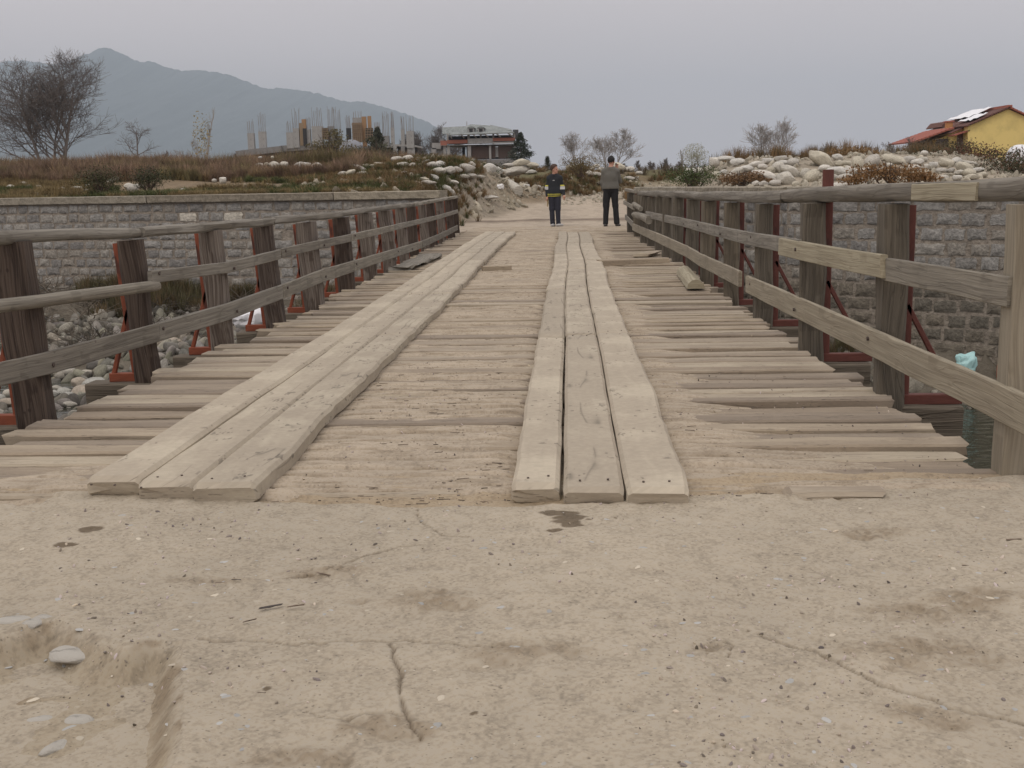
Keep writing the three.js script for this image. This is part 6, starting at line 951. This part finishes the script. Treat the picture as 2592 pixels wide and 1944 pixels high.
{ // boy facing the camera, head turned to the right of the picture
  const p = atY(1405, 573, 0.01);
  const r = person('person in dark jacket with yellow hem stripes, facing the camera and looking right', p, 1.66, -0.15, {
    joints: { head: [0.015, 1.6, 0.03], shL: [0.155, 1.365, 0], shR: [-0.155, 1.365, 0], elL: [0.225, 1.1, -0.02], elR: [-0.215, 1.09, 0.0], wrL: [0.275, 0.89, 0.08], wrR: [-0.205, 0.86, 0.06], hipL: [0.085, 0.9, 0], hipR: [-0.085, 0.9, 0], knL: [0.09, 0.5, 0.015], knR: [-0.085, 0.5, 0.015], anL: [0.1, 0.09, -0.01], anR: [-0.07, 0.09, -0.02] },
    headYaw: 1.25, hands: { L: { dir: [0.3, -0.9, 0.35], side: [-0.5, 0, 0.8], curl: 0.7 }, R: { dir: [0.05, -0.95, 0.25], side: [0.4, 0, 0.9], curl: 0.8 } }, hem: 0.83, footYaw: { L: 0.75, R: 0.3 },
    jacket: cloth([0.018, 0.021, 0.026]), trousers: cloth([0.026, 0.027, 0.042]), shoe: mat([0.42, 0.42, 0.42], 0.7), sole: mat([0.6, 0.6, 0.6], 0.8), hair: mat([0.055, 0.028, 0.018], 0.8), hairT: 0.012, hairLow: 0.07,
  });
  const { g, k, J, jf, fold, mn, mx } = r, ye = cloth([0.62, 0.58, 0.1]), gy = cloth([0.5, 0.5, 0.5]);
  const band = (y0, y1, m, nm, sleeve = 0) => mesh(nm, isoMesh((x, y, z) => Math.max(jf(x, y, z) + fold(x, y, z) - 0.005, y0 * k - y, y - y1 * k, sleeve ? 0.168 * k - x * sleeve : Math.abs(x) - 0.19 * k), mn, mx, 0.011), m, g);
  band(0.845, 0.872, ye, 'hem_stripe'); band(0.9, 0.925, ye, 'hem_stripe');
  for (const q of [-1, 1]) { band(1.13, 1.17, ye, 'sleeve_band', q); band(1.04, 1.13, gy, 'sleeve_band', q); }
  mesh('collar', isoMesh((x, y, z) => Math.max(Math.abs(Math.hypot(x * 0.95, z + 0.005 * k) - 0.078 * k) - 0.014 * k, 1.425 * k - y + Math.max(0, z) * 0.5, y - 1.475 * k + Math.max(0, z) * 0.35), [-0.12 * k, 1.36 * k, -0.12 * k], [0.12 * k, 1.5 * k, 0.13 * k], 0.006), ye, g);
  mesh('chest_mark', (() => { const q = box(0.05, 0.012, 0.004, -0.0, 1.3 * k, 0.155 * k); q.rotateX(0); return q; })(), mat([0.7, 0.7, 0.7], 0.7), g);
  for (const s of [-1, 1]) { const q = s < 0 ? 'R' : 'L'; mesh('side_stripe', isoMesh((x, y, z) => Math.max(r.tf2(x, y, z) + fold(x, y, z) - 0.004, Math.abs(z - 0.01) - 0.009, s < 0 ? x + 0.1 * k : 0.1 * k - x, 0.12 * k - y, y - 0.8 * k), mn, mx, 0.01), gy, g); }
  // the stick in the right hand stays a thing of its own
  const w = V(J.wrR[0], J.wrR[1] - 0.085 * k, J.wrR[2] + 0.03).applyAxisAngle(V(0, 1, 0), -0.15).add(p);
  tag(mesh('stick', log(linePts(w.clone().add(V(0.02, 0.05, 0)), w.clone().add(V(0.012, -0.2, 0.02)), 6), 0.014, { seed: 5, wob: 0.3 }), mat([0.3, 0.22, 0.1], 0.9)), 'short yellowish stick held in the hand of the person in the dark jacket', 'stick');
}
{ // man seen from behind, right hand raised to the face
  const p = atY(1546, 573, 0.01);
  const r = person('person in grey jacket and black trousers seen from behind, phone at the head', p, 1.83, Math.PI - 0.12, {
    joints: { head: [-0.02, 1.615, 0.03], shL: [0.16, 1.375, 0], shR: [-0.16, 1.375, 0], elL: [0.215, 1.1, 0.02], elR: [-0.225, 1.12, 0.14], wrL: [0.2, 0.92, 0.16], wrR: [-0.155, 1.42, 0.17], hipL: [0.09, 0.93, 0], hipR: [-0.09, 0.93, 0], knL: [0.115, 0.52, 0.02], knR: [-0.12, 0.52, 0.02], anL: [0.13, 0.09, -0.01], anR: [-0.155, 0.09, -0.02] },
    headYaw: -0.25, hands: { L: { dir: [-0.3, -0.6, 0.6], side: [0.2, 0.5, 0.8], curl: 0.6 }, R: { dir: [0.1, 0.97, -0.1], side: [0.6, 0, -0.6], curl: 0.8 } }, hem: 0.94, footYaw: { L: 0.05, R: -0.5 },
    jacket: cloth([0.125, 0.12, 0.105]), trousers: cloth([0.012, 0.012, 0.014]), shoe: mat([0.09, 0.085, 0.085], 0.6), sole: mat([0.1, 0.1, 0.1], 0.8), hair: mat([0.012, 0.011, 0.011], 0.8), hairT: 0.0, hairLow: 0.06,
  });
  const { g, k, J } = r;
  mesh('collar', isoMesh((x, y, z) => Math.max(Math.abs(Math.hypot(x * 0.95, z + 0.005 * k) - 0.072 * k) - 0.011 * k, 1.41 * k - y, y - 1.475 * k + Math.max(0, z) * 0.4), [-0.12 * k, 1.36 * k, -0.12 * k], [0.12 * k, 1.5 * k, 0.12 * k], 0.006), cloth([0.13, 0.125, 0.11]), g);
  const w = V(J.wrR[0] + 0.03, J.wrR[1] + 0.1 * k, J.wrR[2] - 0.005).applyAxisAngle(V(0, 1, 0), Math.PI - 0.12).add(p), ph = mesh('mobile_phone', (() => { const q = sweep(linePts(V(0, -0.055, 0), V(0, 0.055, 0), 2), () => rect(0.045, 0.018, 0.006), { up: V(0, 0, 1) }); return q; })(), mat([0.02, 0.02, 0.025], 0.35));
  ph.position.copy(w); tag(ph, 'small dark phone held to the head of the person in grey', 'phone');
}
renderer.render(scene, camera);
